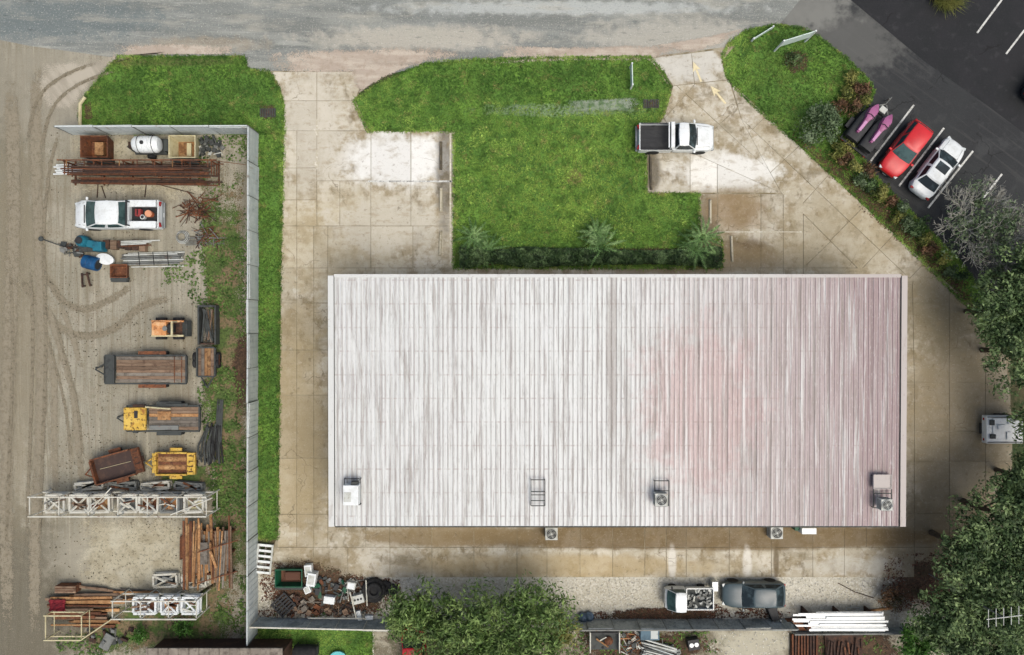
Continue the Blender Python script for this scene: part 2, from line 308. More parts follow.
m_white = M('white_paint', C(232, 236, 236, .78), [N(C(208, 211, 208, .78), 1.3, .5, .72, .7), N(C(190, 190, 182, .78), 6, .6, .74, .4)], rough=.3, spec=.5)
m_red = paintm('red_paint', C(214, 40, 44), C(196, 34, 40)); m_blue = paintm('slate_blue_paint', C(76, 91, 95), C(88, 103, 108)); m_dkcar = paintm('dark_paint', C(52, 56, 62))
m_glass = M('dark_glass', C(38, 48, 52), [N(C(84, 102, 108), 1.1, .5, .7, .7)], rough=.2, spec=.25)
m_tglass = M('tinted_glass', C(72, 98, 98), [N(C(46, 66, 68), 1.4, .45, .65, .8)], rough=.2, spec=.25)
m_black = M('black_rubber', C(34, 35, 36), [N(C(58, 58, 56), 5, .5, .7, .6)], rough=.85)
m_trim = M('black_plastic', C(44, 46, 48), [N(C(64, 66, 66), 3, .5, .7, .5)], rough=.6)
m_rim = M('alloy', C(150, 154, 156), rough=.4, metal=.6)
m_lamp = M('lamp_lens', C(206, 212, 212), rough=.2); m_tail = M('tail_lens', C(150, 24, 26), rough=.25)
m_rust = M('rusted_steel', C(104, 66, 46), [N(C(134, 80, 48), 2, .45, .65, .8), N(C(62, 44, 36), 4, .5, .66, .8), N(C(158, 118, 84), 9, .62, .74, .5)], bump=.01, isl=.25, rnd=.2)
m_drust = M('dark_rusted_steel', C(76, 56, 46), [N(C(98, 66, 48), 2, .48, .66, .7), N(C(48, 40, 36), 5, .5, .66, .8)], bump=.01, isl=.25, rnd=.15)
m_steel = M('dull_steel', C(126, 128, 124), [N(C(92, 92, 88), 2, .5, .68, .8), N(C(120, 84, 60), 3, .62, .74, .6)], rough=.6, isl=.15)
m_dsteel = M('dark_steel', C(70, 74, 72), [N(C(50, 52, 52), 3, .5, .68, .8), N(C(104, 78, 58), 4, .64, .76, .6)], rough=.7, isl=.2)
m_wood = M('weathered_wood', C(132, 108, 88), [N(C(156, 134, 112), (.8, 8, 1), .5, .68, .7), N(C(92, 70, 56), 2, .52, .7, .8), N(C(70, 56, 46), (1, 14, 1), .58, .7, .7)], rnd=.25)
m_gwood = M('grey_wood', C(122, 114, 104), [N(C(146, 138, 126), 1.6, .5, .68, .7), N(C(84, 76, 68), 3, .52, .7, .8)], rnd=.22)
m_lumber = M('lumber', C(168, 124, 82), [N(C(196, 156, 110), 1.2, .5, .68, .8), N(C(116, 80, 52), 2.5, .52, .68, .8), N(C(74, 54, 40), 8, .6, .72, .6)], rnd=.3)
m_yellow = M('yellow_paint', C(216, 176, 74), [N(C(236, 202, 106), 1.2, .5, .7, .7), N(C(150, 96, 46), 2.2, .56, .68, .9), N(C(84, 58, 38), 5, .6, .7, .9)], rough=.55)
m_orange = M('orange_paint', C(214, 148, 92), [N(C(234, 196, 150), 2, .5, .68, .8), N(C(120, 74, 48), 3, .55, .68, .9)], rough=.55)
m_rackw = M('white_rack_paint', C(214, 212, 200), [N(C(184, 176, 156), 1.5, .5, .68, .8), N(C(124, 84, 58), 4, .62, .72, .8)], rough=.6)
m_ivory = M('ivory_paint', C(208, 198, 160), [N(C(178, 164, 124), 2, .5, .7, .8)], rough=.6)
m_fence = M('grey_fence_sheet', C(204, 210, 208), [N(C(186, 194, 194), (.6, .6, 2), .45, .65, .8), N(C(220, 224, 222), 1.1, .55, .72, .6), N(C(140, 146, 142), 2, .6, .74, .7), N(C(150, 132, 112), (2, 2, .3), .62, .74, .6)], rough=.6, rnd=.1)
m_dfence = M('dark_fence_sheet', C(190, 196, 194), [N(C(140, 148, 146), 1, .45, .65, .8), N(C(216, 220, 216), 3, .58, .7, .7), N(C(120, 124, 118), 7, .62, .72, .7)], rough=.7, rnd=.12)
m_teal = M('teal_plastic', C(34, 112, 132), [N(C(22, 76, 96), 2, .5, .68, .8), N(C(96, 150, 160), 4, .64, .74, .6)], rough=.5)
m_bluep = M('blue_plastic', C(26, 84, 130), [N(C(18, 54, 90), 2, .5, .68, .8)], rough=.5)
m_green = M('green_paint', C(20, 88, 60), [N(C(14, 62, 44), 2, .5, .68, .8), N(C(84, 60, 44), 4, .64, .74, .7)], rough=.5)
m_pink = M('pink_gelcoat', C(172, 104, 146), [N(C(150, 82, 122), 1.6, .5, .7, .7)], rough=.3)
m_cond = M('condenser_enamel', C(206, 208, 202), [N(C(176, 176, 164), 2, .5, .68, .8), N(C(130, 112, 90), 4, .64, .74, .6)], rough=.5)
m_sign = M('sign_panel', C(214, 230, 222), [N(C(196, 214, 208), 1.2, .5, .68, .7)], rough=.5)
m_line = M('white_road_paint', C(220, 220, 214), [N(C(150, 149, 144), 2.5, .5, .66, .7), N(C(110, 110, 108), 9, .6, .7, .8)], rough=.8)
m_arrow = M('cream_road_paint', C(238, 224, 182), [N(C(214, 198, 160), 6, .55, .7, .7)], rough=.8)
m_stop = M('concrete_wheel_stop', C(196, 188, 166), [N(C(150, 140, 114), 2, .5, .68, .8)]); m_stopd = M('mossy_wheel_stop', C(84, 78, 66), [N(C(120, 110, 90), 2, .5, .68, .8)])
m_bark = M('bark', C(98, 86, 70), [N(C(70, 60, 48), 4, .45, .65, .8)]); m_greybark = M('pale_bark', C(186, 184, 174), [N(C(146, 142, 130), 4, .45, .65, .8)], isl=.15)
def leafm(name, c, hi, lo): return M(name, c, [N(hi, .8, .48, .6, .95), N(lo, 1.3, .5, .6, .9), N(hi, 4, .6, .74, .5)], isl=.4, trans=.25, rough=.6)
m_leaf_w = leafm('willowy_leaf', C(106, 134, 68), C(150, 174, 102), C(70, 96, 46)); m_leaf_o = leafm('oak_leaf', C(92, 116, 70), C(142, 164, 108), C(58, 80, 46))
m_leaf_b = leafm('bright_leaf', C(76, 122, 44), C(108, 152, 66), C(50, 84, 30)); m_leaf_g = leafm('grey_green_leaf', C(108, 128, 92), C(140, 158, 122), C(76, 98, 62))
m_leaf_y = leafm('yellow_green_leaf', C(128, 132, 66), C(160, 158, 88), C(84, 98, 44)); m_leaf_r = leafm('russet_leaf', C(112, 84, 62), C(140, 108, 78), C(74, 72, 44))
m_leaf_h = leafm('hedge_leaf', C(72, 98, 56), C(116, 142, 92), C(46, 68, 38)); m_frond = leafm('frond_leaf', C(108, 144, 82), C(146, 178, 114), C(76, 112, 56))
# ------------------------------------------------------------------ the setting
def sheet(name, pts, z, mat, px=True, parent=None):
    p = G(pts) if px else pts
    me = bpy.data.meshes.new(name); bm = bmesh.new(); f = bm.faces.new([bm.verts.new((x, y, z)) for x, y in p])
    if f.normal.z < 0 or f.calc_area() and (f.normal_update() or f.normal.z < 0): f.normal_flip()
    bmesh.ops.triangulate(bm, faces=bm.faces); bm.to_mesh(me); bm.free()
    return tag(link(name, me, mat, parent), kind='structure')
def patch(name, pts, z, mat, feather=.8, px=True):
    p = G(pts) if px else pts; a = np.array(p); c = a.mean(0); k = len(p)
    v = []; al = []
    for t, q in ((1.0, 0.0), (.72, .55), (.4, 1.0)):
        for x, y in p: v.append((c[0]+(x-c[0])*t, c[1]+(y-c[1])*t, z)); al.append(q)
    v.append((c[0], c[1], z)); al.append(1)
    fs = []
    for r in range(2):
        for i in range(k): fs.append((r*k+i, r*k+(i+1) % k, (r+1)*k+(i+1) % k, (r+1)*k+i))
    for i in range(k): fs.append((2*k+i, 2*k+(i+1) % k, 3*k))
    me = bpy.data.meshes.new(name); me.from_pydata(v, [], fs); at = me.attributes.new('a', 'FLOAT', 'POINT'); at.data.foreach_set('value', al)
    bm = bmesh.new(); bm.from_mesh(me); bmesh.ops.recalc_face_normals(bm, faces=bm.faces)
    if sum(f.normal.z for f in bm.faces) < 0: bmesh.ops.reverse_faces(bm, faces=bm.faces)
    bm.to_mesh(me); bm.free()
    return tag(link(name, me, mat), kind='structure')
def spline(pts, n=8):
    out = []; P = [pts[0]]+list(pts)+[pts[-1]]
    for i in range(1, len(P)-2):
        for j in range(n):
            t = j/n; q = [np.array(P[i+d], float) for d in (-1, 0, 1, 2)]
            out.append(.5*(2*q[1]+(q[2]-q[0])*t+(2*q[0]-5*q[1]+4*q[2]-q[3])*t*t+(3*q[1]-q[0]-3*q[2]+q[3])*t**3))
    out.append(np.array(pts[-1], float)); return out
def ribbon(name, pts, wd, z, mat):
    p = spline(G(pts)); v = []; al = []; fs = []; k = len(p)
    for i, q in enumerate(p):
        d = p[min(i+1, k-1)]-p[max(i-1, 0)]; d = d/np.linalg.norm(d); nn = np.array([-d[1], d[0]]); e = min(1, min(i, k-1-i)/4)
        for s_, a in ((-1, 0), (-.4, .75), (.4, .75), (1, 0)): v.append((*(q+nn*s_*wd/2), z)); al.append(a*e)
    for i in range(k-1):
        for j in range(3): fs.append((i*4+j, (i+1)*4+j, (i+1)*4+j+1, i*4+j+1))
    me = bpy.data.meshes.new(name); me.from_pydata(v, [], fs); me.attributes.new('a', 'FLOAT', 'POINT').data.foreach_set('value', al)
    return tag(link(name, me, mat), kind='structure')
ground = sheet('ground', [(-2400, -2400), (3400, -2400), (3400, 3000), (-2400, 3000)], -.02, m_ground)
YARD = [(-600, 20), (0, 30), (60, 42), (118, 54), (84, 98), (80, 131), (250, 131), (258, 160), (258, 640), (258, 900), (-600, 900)]
sheet('dirt_yard', YARD, 0, m_yard)
ROAD = [(-900, -220), (-600, 40), (0, 40), (30, 46), (60, 50), (110, 57), (150, 57), (200, 56), (245, 56), (248, 70), (272, 75), (300, 76), (366, 76), (400, 72), (440, 64), (480, 60), (560, 57), (650, 57), (700, 53), (735, 48), (752, 36), (780, 24), (800, 0), (860, -220)]
sheet('gravel_road', ROAD, .008, m_road)
LOT = [(778, 22), (800, -4), (856, -220), (1700, -220), (1700, 420), (1010, 330), (955, 262), (880, 190), (838, 138), (852, 118), (874, 92), (862, 72), (816, 36)]
sheet('parking_lot', LOT, .004, m_asphalt)
sheet('asphalt_overlay', [(846, -4), (880, -220), (1700, -220), (1700, 600), (1028, 136), (985, 104), (925, 62)], .012, m_asphalt2)
sheet('gravel_strip', [(256, 560), (960, 560), (990, 640), (990, 900), (256, 900)], -.006, m_gravel)
sheet('back_lot', [(374, 628), (992, 628), (992, 900), (374, 900)], .0, M('back_lot_soil', C(126, 118, 98), [N(C(176, 170, 150), .5, .5, .6, .9), N(C(84, 90, 56), .8, .54, .66, .8), N(C(92, 76, 60), 2, .54, .66, .7), N(C(200, 194, 176), 9, .6, .72, .5), dict(k='blob', c=W(755, 645), r=(3.2, 1.6), c2=C(194, 188, 168), a=.9, n=1.2)], bump=.03, bscale=14))
for i, pts in enumerate([
    [(250, 52), (300, 48), (370, 46), (440, 45), (490, 52), (440, 64), (400, 74), (360, 78), (300, 78), (262, 74)],
    [(480, 44), (560, 46), (640, 44), (700, 46), (690, 58), (640, 62), (560, 62), (480, 66)],
    [(110, 44), (180, 42), (250, 46), (246, 55), (160, 55), (120, 56), (98, 66)],
    [(640, 47), (700, 37), (748, 27), (734, 40), (690, 56)]]):
    patch('sand_wash', pts, .026+.003*i, m_wash)
patch('sand_wash', [(344, 64), (385, 58), (428, 60), (402, 71), (372, 86), (355, 98), (346, 90)], .056, m_wash)
# yard wear
for i, pts in enumerate([[(40, 60), (130, 50), (112, 66), (92, 84), (76, 110), (46, 120), (20, 90)]]): patch('yard_sand', pts, .004, M('pale_sand', C(186, 178, 162), [N(C(164, 156, 140), (1.5, .3, 1), .45, .65, .8, rot=R(-35))], alpha=.8, bump=.02, bscale=12))
patch('yard_slab', [(70, 512), (150, 508), (200, 512), (200, 560), (196, 600), (140, 600), (90, 602), (66, 580)], .004, m_pad)
patch('yard_slab', [(60, 134), (110, 130), (170, 132), (232, 134), (232, 200), (180, 206), (110, 200), (62, 196)], .006, m_pad)
T = [([(20, 278), (38, 302), (62, 328), (90, 336), (118, 326), (142, 306), (176, 298)], .55, m_track), ([(44, 272), (62, 300), (85, 309), (110, 300), (134, 285)], .5, m_track),
     ([(45, 300), (58, 340), (72, 390), (78, 440), (84, 500)], .5, m_drytrack), ([(46, 330), (54, 380), (54, 440), (56, 500)], .5, m_drytrack),
     ([(38, 60), (36, 150), (40, 260), (42, 380), (36, 520), (34, 655)], .8, m_drytrack), ([(10, 60), (14, 200), (10, 340), (6, 480), (8, 655)], 1.0, m_drytrack), ([(60, 300), (70, 330), (86, 380)], .4, m_drytrack)]
T += [([(50+d, 315), (62+d, 360), (74+d, 410), (80+d, 470)], .22, m_track) for d in (-8, 4)]+[([(30+d, 250), (33+d, 340), (30+d, 450), (26+d, 560)], .25, m_track) for d in (0, 13, -20)]+[([(60, 130), (50, 170), (44, 230), (46, 290)], .25, m_track), ([(120, 70), (80, 84), (52, 110), (40, 160)], .25, m_track), ([(100, 62), (64, 76), (38, 100), (26, 150)], .25, m_track)]
for i, (p, wd, m) in enumerate(T): ribbon('tyre_track', p, wd*1.5, .012+.003*i, m)
for i, (p, wd) in enumerate([] and [([(470, 30), (380, 36), (300, 22), (200, 28), (60, 20), (-40, 24)], 1.2), ([(720, 20), (600, 30), (480, 36), (380, 44)], 1.4), ([(60, 10), (120, 0), (220, 4), (330, 12)], .8)]):
    ribbon('road_gravel_ridge', p, wd, .04+.003*i, M('pale_gravel', C(194, 192, 180), [N(C(150, 152, 146), 9, .45, .6, .9), N(C(222, 220, 210), 14, .58, .7, .7)], alpha=3.0, bump=.03, bscale=18))
# lawns
LAWN = {'mid': [(354, 101), (372, 88), (400, 74), (425, 64), (470, 60), (560, 58), (650, 57), (664, 74), (671, 88), (664, 114), (646, 140), (646, 194), (699, 194), (699, 235), (722, 240), (722, 268), (454, 268), (454, 131), (367, 131)],
        'nw': [(118, 57), (134, 57), (160, 57), (245, 57), (248, 69), (272, 73), (280, 90), (284, 104), (284, 133), (82, 133), (80, 116), (84, 98)],
        'strip': [(255, 132), (284, 132), (280, 300), (278, 537), (268, 540), (256, 537)],
        'ne': [(724, 66), (722, 56), (728, 44), (745, 31), (775, 25), (800, 28), (818, 37), (846, 58), (870, 82), (874, 92), (868, 106), (848, 118), (842, 134), (880, 182), (960, 262), (1000, 320), (1010, 350), (960, 300), (922, 262), (864, 205), (800, 146), (760, 112), (736, 90), (726, 76)],
        's': [(256, 626), (372, 626), (372, 660), (372, 700), (256, 700)]}
for k, p in LAWN.items(): sheet('lawn', p, .016, m_lawn)
gp = scatter([G(p) for p in LAWN.values()], 120, mask=.2, ms=1.2)
tag(blades('grass', gp, .016, .05, .13, .035, .11, m_blade, per=3), 'short green lawn grass with paler tufts', 'grass', kind='stuff')
ep = []
for p in LAWN.values():                                              # ragged grass creeping over the hard edges
    q = np.array(G(p))
    for a, b in zip(q, np.roll(q, -1, 0)):
        k = int(np.linalg.norm(b-a)*70); t_ = rng.random((k, 1)); c_ = a+(b-a)*t_; d_ = (b-a)/np.linalg.norm(b-a)
        o_ = rng.normal(0, .055, k)*(.3+1.4*vnoise(c_[:, 0], c_[:, 1], 1.1)); ep.append(c_+np.stack([-d_[1]*o_, d_[0]*o_], 1))
tag(blades('edge_grass', np.concatenate(ep), .045, .03, .1, .04, .12, m_blade, per=2), 'ragged grass creeping over the concrete and road edges', 'grass', kind='stuff')
dp = np.concatenate([scatter([G([(40, 130), (215, 130), (215, 330), (150, 400), (60, 480), (50, 300)])], 5, mask=.45, ms=.8), scatter([G([(60, 340), (215, 300), (215, 645), (45, 645)])], 7, mask=.48, ms=.8)])
tag(flatleaves('yard_debris', dp, .01, np.full(len(dp), .1), M('dark_debris', C(88, 78, 62), isl=.5), hz=.03, asp=.6), 'small dark chips and leaves strewn over the sandy yard', 'debris', kind='stuff')
gp = scatter([G([(360, 80), (650, 60), (668, 90), (640, 190), (690, 200), (690, 262), (456, 262), (456, 134), (372, 128)])], 14, mask=.55, ms=.7)
tag(flatleaves('lawn_weeds', gp, .05, np.full(len(gp), .16), m_blade), 'broad pale green weed leaves scattered through the front lawn', 'weeds', kind='stuff')
# weeds along the yard fence
WEED = [[(196, 130), (248, 132), (252, 300), (256, 640), (214, 640), (212, 480), (198, 390), (214, 330), (202, 270)], [(140, 466), (220, 462), (226, 490), (150, 492)], [(120, 600), (210, 590), (250, 560), (256, 660), (60, 660), (56, 640)], [(140, 268), (200, 250), (225, 300), (190, 322), (150, 290)]]
for i, p in enumerate(WEED[:3]): patch('weedy_ground', p, .02+.003*i, m_weedpatch)
wp = np.concatenate([scatter([G(p)], 90, mask=[.51, .52, .52, .68][i], ms=.55) for i, p in enumerate(WEED)])
wp = np.concatenate([wp, scatter([G([(560, 624), (720, 632), (715, 660), (560, 660)]), G([(786, 632), (930, 632), (930, 665), (780, 665)]), G([(258, 612), (400, 612), (400, 622), (258, 622)])], 60, mask=.6, ms=.9)])
tag(flatleaves('weeds', wp, .03, np.full(len(wp), .17), m_weed, hz=.12, tilt=.5), 'low broadleaf weeds growing along the yard fence', 'weeds', kind='stuff')
for i, (p, mm) in enumerate([([(760, 118), (790, 128), (838, 160), (900, 215), (985, 300), (1000, 330), (975, 318), (900, 245), (846, 190), (790, 140)], m_mulch),
          ([(845, 70), (872, 80), (880, 95), (866, 112), (846, 122), (836, 100)], m_mulch), ([(780, 50), (800, 46), (812, 58), (808, 74), (790, 76), (780, 64)], m_mulch),
          ([(240, 320), (250, 330), (252, 420), (236, 420), (230, 360)], m_mulch), ([(258, 104), (276, 104), (278, 120), (262, 122)], m_mulch), ([(84, 102), (92, 100), (94, 120), (84, 122)], m_mulch),
          ([(890, 555), (960, 550), (975, 600), (930, 612), (886, 600)], m_mulch), ([(262, 560), (300, 550), (400, 582), (405, 616), (330, 618), (256, 618)], m_mulch),
          ([(592, 612), (640, 606), (700, 606), (740, 614), (700, 624), (590, 624)], m_mulch), ([(575, 630), (700, 630), (720, 645), (690, 670), (570, 670)], m_mulch), ([(785, 628), (900, 628), (915, 660), (880, 680), (782, 670)], m_mulch),
          ([(456, 246), (724, 246), (724, 267), (456, 267)], m_mulch), ([(560, 100), (640, 96), (648, 104), (636, 112), (560, 114)], M('wet_silt', C(150, 160, 142), [N(C(98, 124, 84), 1.5, .45, .62, .9)], alpha=1.5))]):
    patch('mulch_bed' if mm is m_mulch else 'wet_swale', p, .03+.003*i, mm)
lp = np.concatenate([scatter([G(p)], d, mask=.42, ms=1.3) for p, d in [([(590, 612), (720, 604), (790, 612), (780, 622), (590, 623)], 160), ([(885, 555), (970, 550), (985, 612), (930, 618), (880, 605)], 90), ([(262, 560), (400, 580), (405, 617), (258, 617)], 110), ([(770, 118), (840, 160), (985, 300), (960, 300), (846, 195)], 40), ([(575, 630), (700, 630), (720, 650), (570, 670)], 60)]])
tag(flatleaves('leaf_litter', lp, .04, np.full(len(lp), .13), m_litter, hz=.03), 'brown fallen leaves lying in drifts on the ground', 'leaf litter', kind='stuff')
sp_ = scatter([G([(258, 578), (930, 578), (900, 618), (258, 618)]), G([(720, 632), (790, 632), (780, 660), (700, 660)])], 22); 
tag(flatleaves('gravel_stones', sp_, .01, np.full(len(sp_), .1), M('pale_stone', C(206, 202, 190), isl=.4), hz=.03, asp=.8), 'loose pale stones on the gravel strip', 'gravel', kind='stuff')
# concrete pavement of separate slabs
pav = sheet('concrete_pavement', [(270, 71), (368, 71), (356, 101), (369, 131), (455, 131), (455, 267), (698, 267), (698, 194), (645, 194), (645, 150), (662, 116), (670, 88), (648, 57), (735, 46), (722, 60), (728, 80), (960, 293), (1010, 340), (1012, 577), (262, 577), (276, 540), (282, 300), (284, 131), (284, 100)], .02, m_joint)
def clip(poly, p, q, keep):
    out = []; k = len(poly); d = lambda a: ((q[0]-p[0])*(a[1]-p[1])-(q[1]-p[1])*(a[0]-p[0]))*keep
    for i in range(k):
        a, b = poly[i], poly[(i+1) % k]; da, db = d(a), d(b)
        if da >= 0: out.append(a)
        if da*db < 0: t = da/(da-db); out.append((a[0]+(b[0]-a[0])*t, a[1]+(b[1]-a[1])*t))
    return out
def area(p): return sum(p[i][0]*p[(i+1) % len(p)][1]-p[(i+1) % len(p)][0]*p[i][1] for i in range(len(p)))/2
def inset(poly, g):
    if area(poly) < 0: poly = poly[::-1]
    q = []; 
    for a in poly:
        if not q or math.hypot(a[0]-q[-1][0], a[1]-q[-1][1]) > .05: q.append(a)
    poly = q; k = len(poly); out = []
    for i in range(k):
        a, b, c = (np.array(poly[(i+j) % k]) for j in (-1, 0, 1))
        d1 = (b-a)/np.linalg.norm(b-a); d2 = (c-b)/np.linalg.norm(c-b); n1 = np.array([-d1[1], d1[0]]); n2 = np.array([-d2[1], d2[0]])
        m = (n1+n2); m = m/max(.3, m.dot(n1)); out.append(tuple(b+m*g*(1 if m.dot(n1) > .2 else .5)))
    return out
def slabs(poly, cuts, seed=0):
    polys = [G(poly)]
    for c in cuts:
        if isinstance(c, (int, float)): c = ((c, 0), (c, 655)) if c >= 0 else ((0, -c), (1024, -c))     # positive: x joint, negative: y joint
        p, q = G(c); nx = []
        for pl in polys:
            for s_ in (1, -1):
                r = clip(pl, p, q, s_)
                if len(r) > 2 and abs(area(r)) > .12: nx.append(r)
        polys = nx
    for pl in polys:
        r = inset(pl, random.uniform(.012, .024)); z = .046+random.uniform(-.004, .004)
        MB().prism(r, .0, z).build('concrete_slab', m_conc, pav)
slabs([(272, 72), (366, 72), (355, 101), (284, 101)], [317])
slabs([(284, 101), (355, 101), (368, 131), (284, 131)], [317])
slabs([(284, 131), (317, 131), (317, 226), (282, 226)], [-168, 297, -200])
slabs([(317, 131), (454, 131), (454, 181), (317, 181)], [371, 411])
slabs([(317, 181), (454, 181), (454, 226), (317, 226)], [371, 411, 340])
slabs([(282, 226), (454, 226), (454, 268), (281, 268)], [297, 314, 328, 371, 413])
slabs([(281, 268), (366, 268), (366, 547), (278, 547)], [297, 314, 328, -303, -350, -395, -458, -514])
slabs([(454, 268), (870, 268), (870, 290), (454, 290)], [478, 497, 517, 549, 580, 612, 640, 668, 695, 760, 783, 803, 850])
slabs([(366, 268), (454, 268), (454, 290), (366, 290)], [375, 398, 425])
xs = [313.6, 348, 390, 432, 474, 517, 547, 580, 612.6, 644.6, 666, 686, 729, 771, 812.6, 844, 875.5]
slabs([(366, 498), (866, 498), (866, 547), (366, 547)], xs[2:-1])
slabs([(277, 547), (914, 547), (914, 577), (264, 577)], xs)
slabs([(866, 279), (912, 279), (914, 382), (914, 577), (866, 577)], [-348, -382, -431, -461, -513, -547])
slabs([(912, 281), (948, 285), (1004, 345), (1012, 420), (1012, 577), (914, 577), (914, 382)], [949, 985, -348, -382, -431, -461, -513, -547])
slabs([(646, 59), (733, 48), (722, 62), (727, 80), (673, 86), (664, 72)], [((690, 40), (696, 100))])
DJ = [((800, 145), (786, 158)), ((831, 172), (803, 203)), ((864, 206), (803, 268)), ((893, 235), (867, 263)), ((768, 114), (752, 130)), ((925, 262), (900, 288))]
slabs([(731, 83), (960, 295), (912, 281), (741, 119)], DJ)
slabs([(741, 119), (912, 281), (868, 279), (803, 214), (781, 193)], DJ[:4])
slabs([(803, 214), (868, 279), (803, 279)], [((835, 237), (803, 268)), -268])
slabs([(673, 86), (729, 80), (741, 119), (781, 193), (690, 152), (663, 118)], [((665, 118), (695, 84)), ((692, 100), (760, 162)), ((690, 152), (735, 110))])
slabs([(663, 118), (690, 152), (781, 193), (647, 193), (647, 143)], [690, 717, -152])
slabs([(699, 194), (803, 194), (803, 268), (699, 268)], [717.6, 760.6, 783, -232])
# painted markings
def marking(name, pts, mat, z=.056, px=True):
    p = G(pts) if px else pts
    return sheet(name, p, z, mat, px=False)
def pline(a, b, wd, mat, z, name='painted_line'):
    (x0, y0), (x1, y1) = W(*a), W(*b); d = math.hypot(x1-x0, y1-y0); nx, ny = -(y1-y0)/d*wd/2, (x1-x0)/d*wd/2
    return sheet(name, [(x0+nx, y0+ny), (x1+nx, y1+ny), (x1-nx, y1-ny), (x0-nx, y0-ny)], z, mat, px=False)
for a, b in [((914, 105), (870, 162)), ((944, 128), (899, 186)), ((973, 151), (928, 208)), ((1002, 174), (970, 215))]: pline(a, b, .13, m_line, .009)
for a, b in [((1003, -2), (977, 33)), ((1032, 20), (1006, 54)), ((1062, 42), (1036, 76))]: pline(a, b, .13, m_line, .018)
def arrow(px, py, ang, s=1.0, mat=None):
    x, y = W(px, py); c, q = math.cos(ang), math.sin(ang)
    P = [(-1.0, -.09), (.25, -.09), (.1, -.38), (1.0, 0), (.1, .38), (.25, .09), (-1.0, .09)]
    marking('painted_arrow', [(x+(u*c-v*q)*s, y+(u*q+v*c)*s) for u, v in P], mat or m_arrow, px=False)
arrow(697, 72, R(112), .75); arrow(718, 95, R(130), .8)
m_fade = M('faded_road_paint', C(228, 222, 206), [N(CONC, 5, .45, .6, .9)])
arrow(317, 128, R(270), .6, m_fade); arrow(317, 160, R(270), .7, m_fade)
pline((368, 181.5), (452, 181.5), .12, m_line, .056); pline((717, 232), (802, 232), .08, m_fade, .056); pline((450.5, 133), (450.5, 266), .12, m_fade, .056)
def wheelstop(a, b, mat, label):
    (x0, y0), (x1, y1) = W(*a), W(*b); L = math.hypot(x1-x0, y1-y0)
    t = thing('wheel_stop', label, 'wheel stop', ((x0+x1)/2, (y0+y1)/2, .048), math.atan2(y1-y0, x1-x0), 'wheel stops at the parking bays')
    MB().loft([[(x, -.1, 0), (x, .1, 0), (x, .06, h), (x, -.06, h)] for x, h in ((-L/2, .06), (-L/2+.06, .13), (L/2-.06, .13), (L/2, .06))]).build('block', mat, t)
    for s_ in (-1, 1): MB().lathe([(.02, .12), (.02, .14)], 8, (s_*L*.36, 0, 0)).build('anchor_pin', m_drust, t)
wheelstop((441, 142), (441, 170), m_stopd, 'dark stained wheel stop in the white worn bay beside the lawn')
wheelstop((441, 188), (441, 212), m_stop, 'pale wheel stop in the middle bay west of the lawn')
wheelstop((441, 231), (440, 256), m_stop, 'pale wheel stop in the west bay closest to the long building')
wheelstop((650, 154), (651, 190), m_stopd, 'dark mossy wheel stop behind the white pickup with the bed rack')
wheelstop((710, 200), (710, 224), m_stop, 'pale wheel stop in the east bay with the light brown stain')
wheelstop((731, 236), (732, 262), m_stop, 'pale wheel stop in the dark stained bay by the palm plant')
# ------------------------------------------------------------------ the long building
ZN, ZS = 4.70, 4.50
xw, yn = W(328, 276, ZN)[0], W(328, 276, ZN)[1]; xe = W(907, 276, ZN)[0]; ys = W(328, 526, ZS)[1]
bld = thing('commercial_building', 'long low commercial building with a ribbed white metal roof weathering to rusty pink', 'building', ((xw+xe)/2, (yn+ys)/2, 0))
bx, by = bld.location.x, bld.location.y
RED = C(172, 132, 128)
m_roof = M('weathered_roof_sheet', C(225, 227, 225), [
    N(C(222, 223, 222), .25, .45, .65, .6),
    dict(k='axis', ax=0, lo=5, hi=18, n=9, s=(.5, .12, 1), c2=C(192, 178, 176), a=.85),
    dict(k='blob', c=(12, -5.2), r=(4.5, 6.5), c2=C(200, 166, 162), a=.6), dict(k='axis', ax=0, lo=14, hi=25, n=12, s=(1.6, .12, 1), c2=C(146, 117, 120), a=.75),
    N(C(184, 182, 177), (3.3, .12, 1), .54, .72, .6), N(C(232, 232, 230), (4.5, .16, 1), .54, .68, .7), N(C(150, 140, 136), (7, .3, 1), .58, .72, .6),
    dict(k='line', ax=0, p=.3048, w=.075, off=.1, c2=C(140, 130, 124), a=.5, s=(1.5, .35, 1), nlo=.25, nhi=.6), dict(k='line', ax=0, p=.9144, w=.07, off=.02, c2=C(110, 98, 92), a=.5, s=(1.2, .3, 1)),
    dict(k='line', ax=1, p=1.5, w=.07, c2=C(166, 148, 141), a=.5, s=(5, .8, 1), nlo=.42, nhi=.68),
    dict(k='blob', c=W(612, 360, 4.6), r=(.4, 8), c2=C(140, 128, 118), a=.5, n=.8), N(C(132, 123, 117), (16, 2.2, 1), .57, .72, .32), N(C(150, 140, 132), (2.6, .25, 1), .57, .7, .5), N(C(236, 236, 233), (18, 2.6, 1), .58, .72, .3)], rough=.55, spec=.4)
m_trimw = M('pale_roof_trim', C(218, 219, 216), [dict(k='axis', ax=0, lo=10, hi=24, n=3, c2=C(186, 174, 168), a=.8), N(C(170, 158, 150), (2, .6, 1), .58, .74, .6), N(C(130, 110, 102), 5, .68, .8, .5)], rough=.6)
m_wall = M('stucco_wall', C(196, 186, 166), [N(C(176, 164, 142), .8, .45, .65, .7)], bump=.01)
ww, wd = xe-xw-.9, yn-ys-1.0
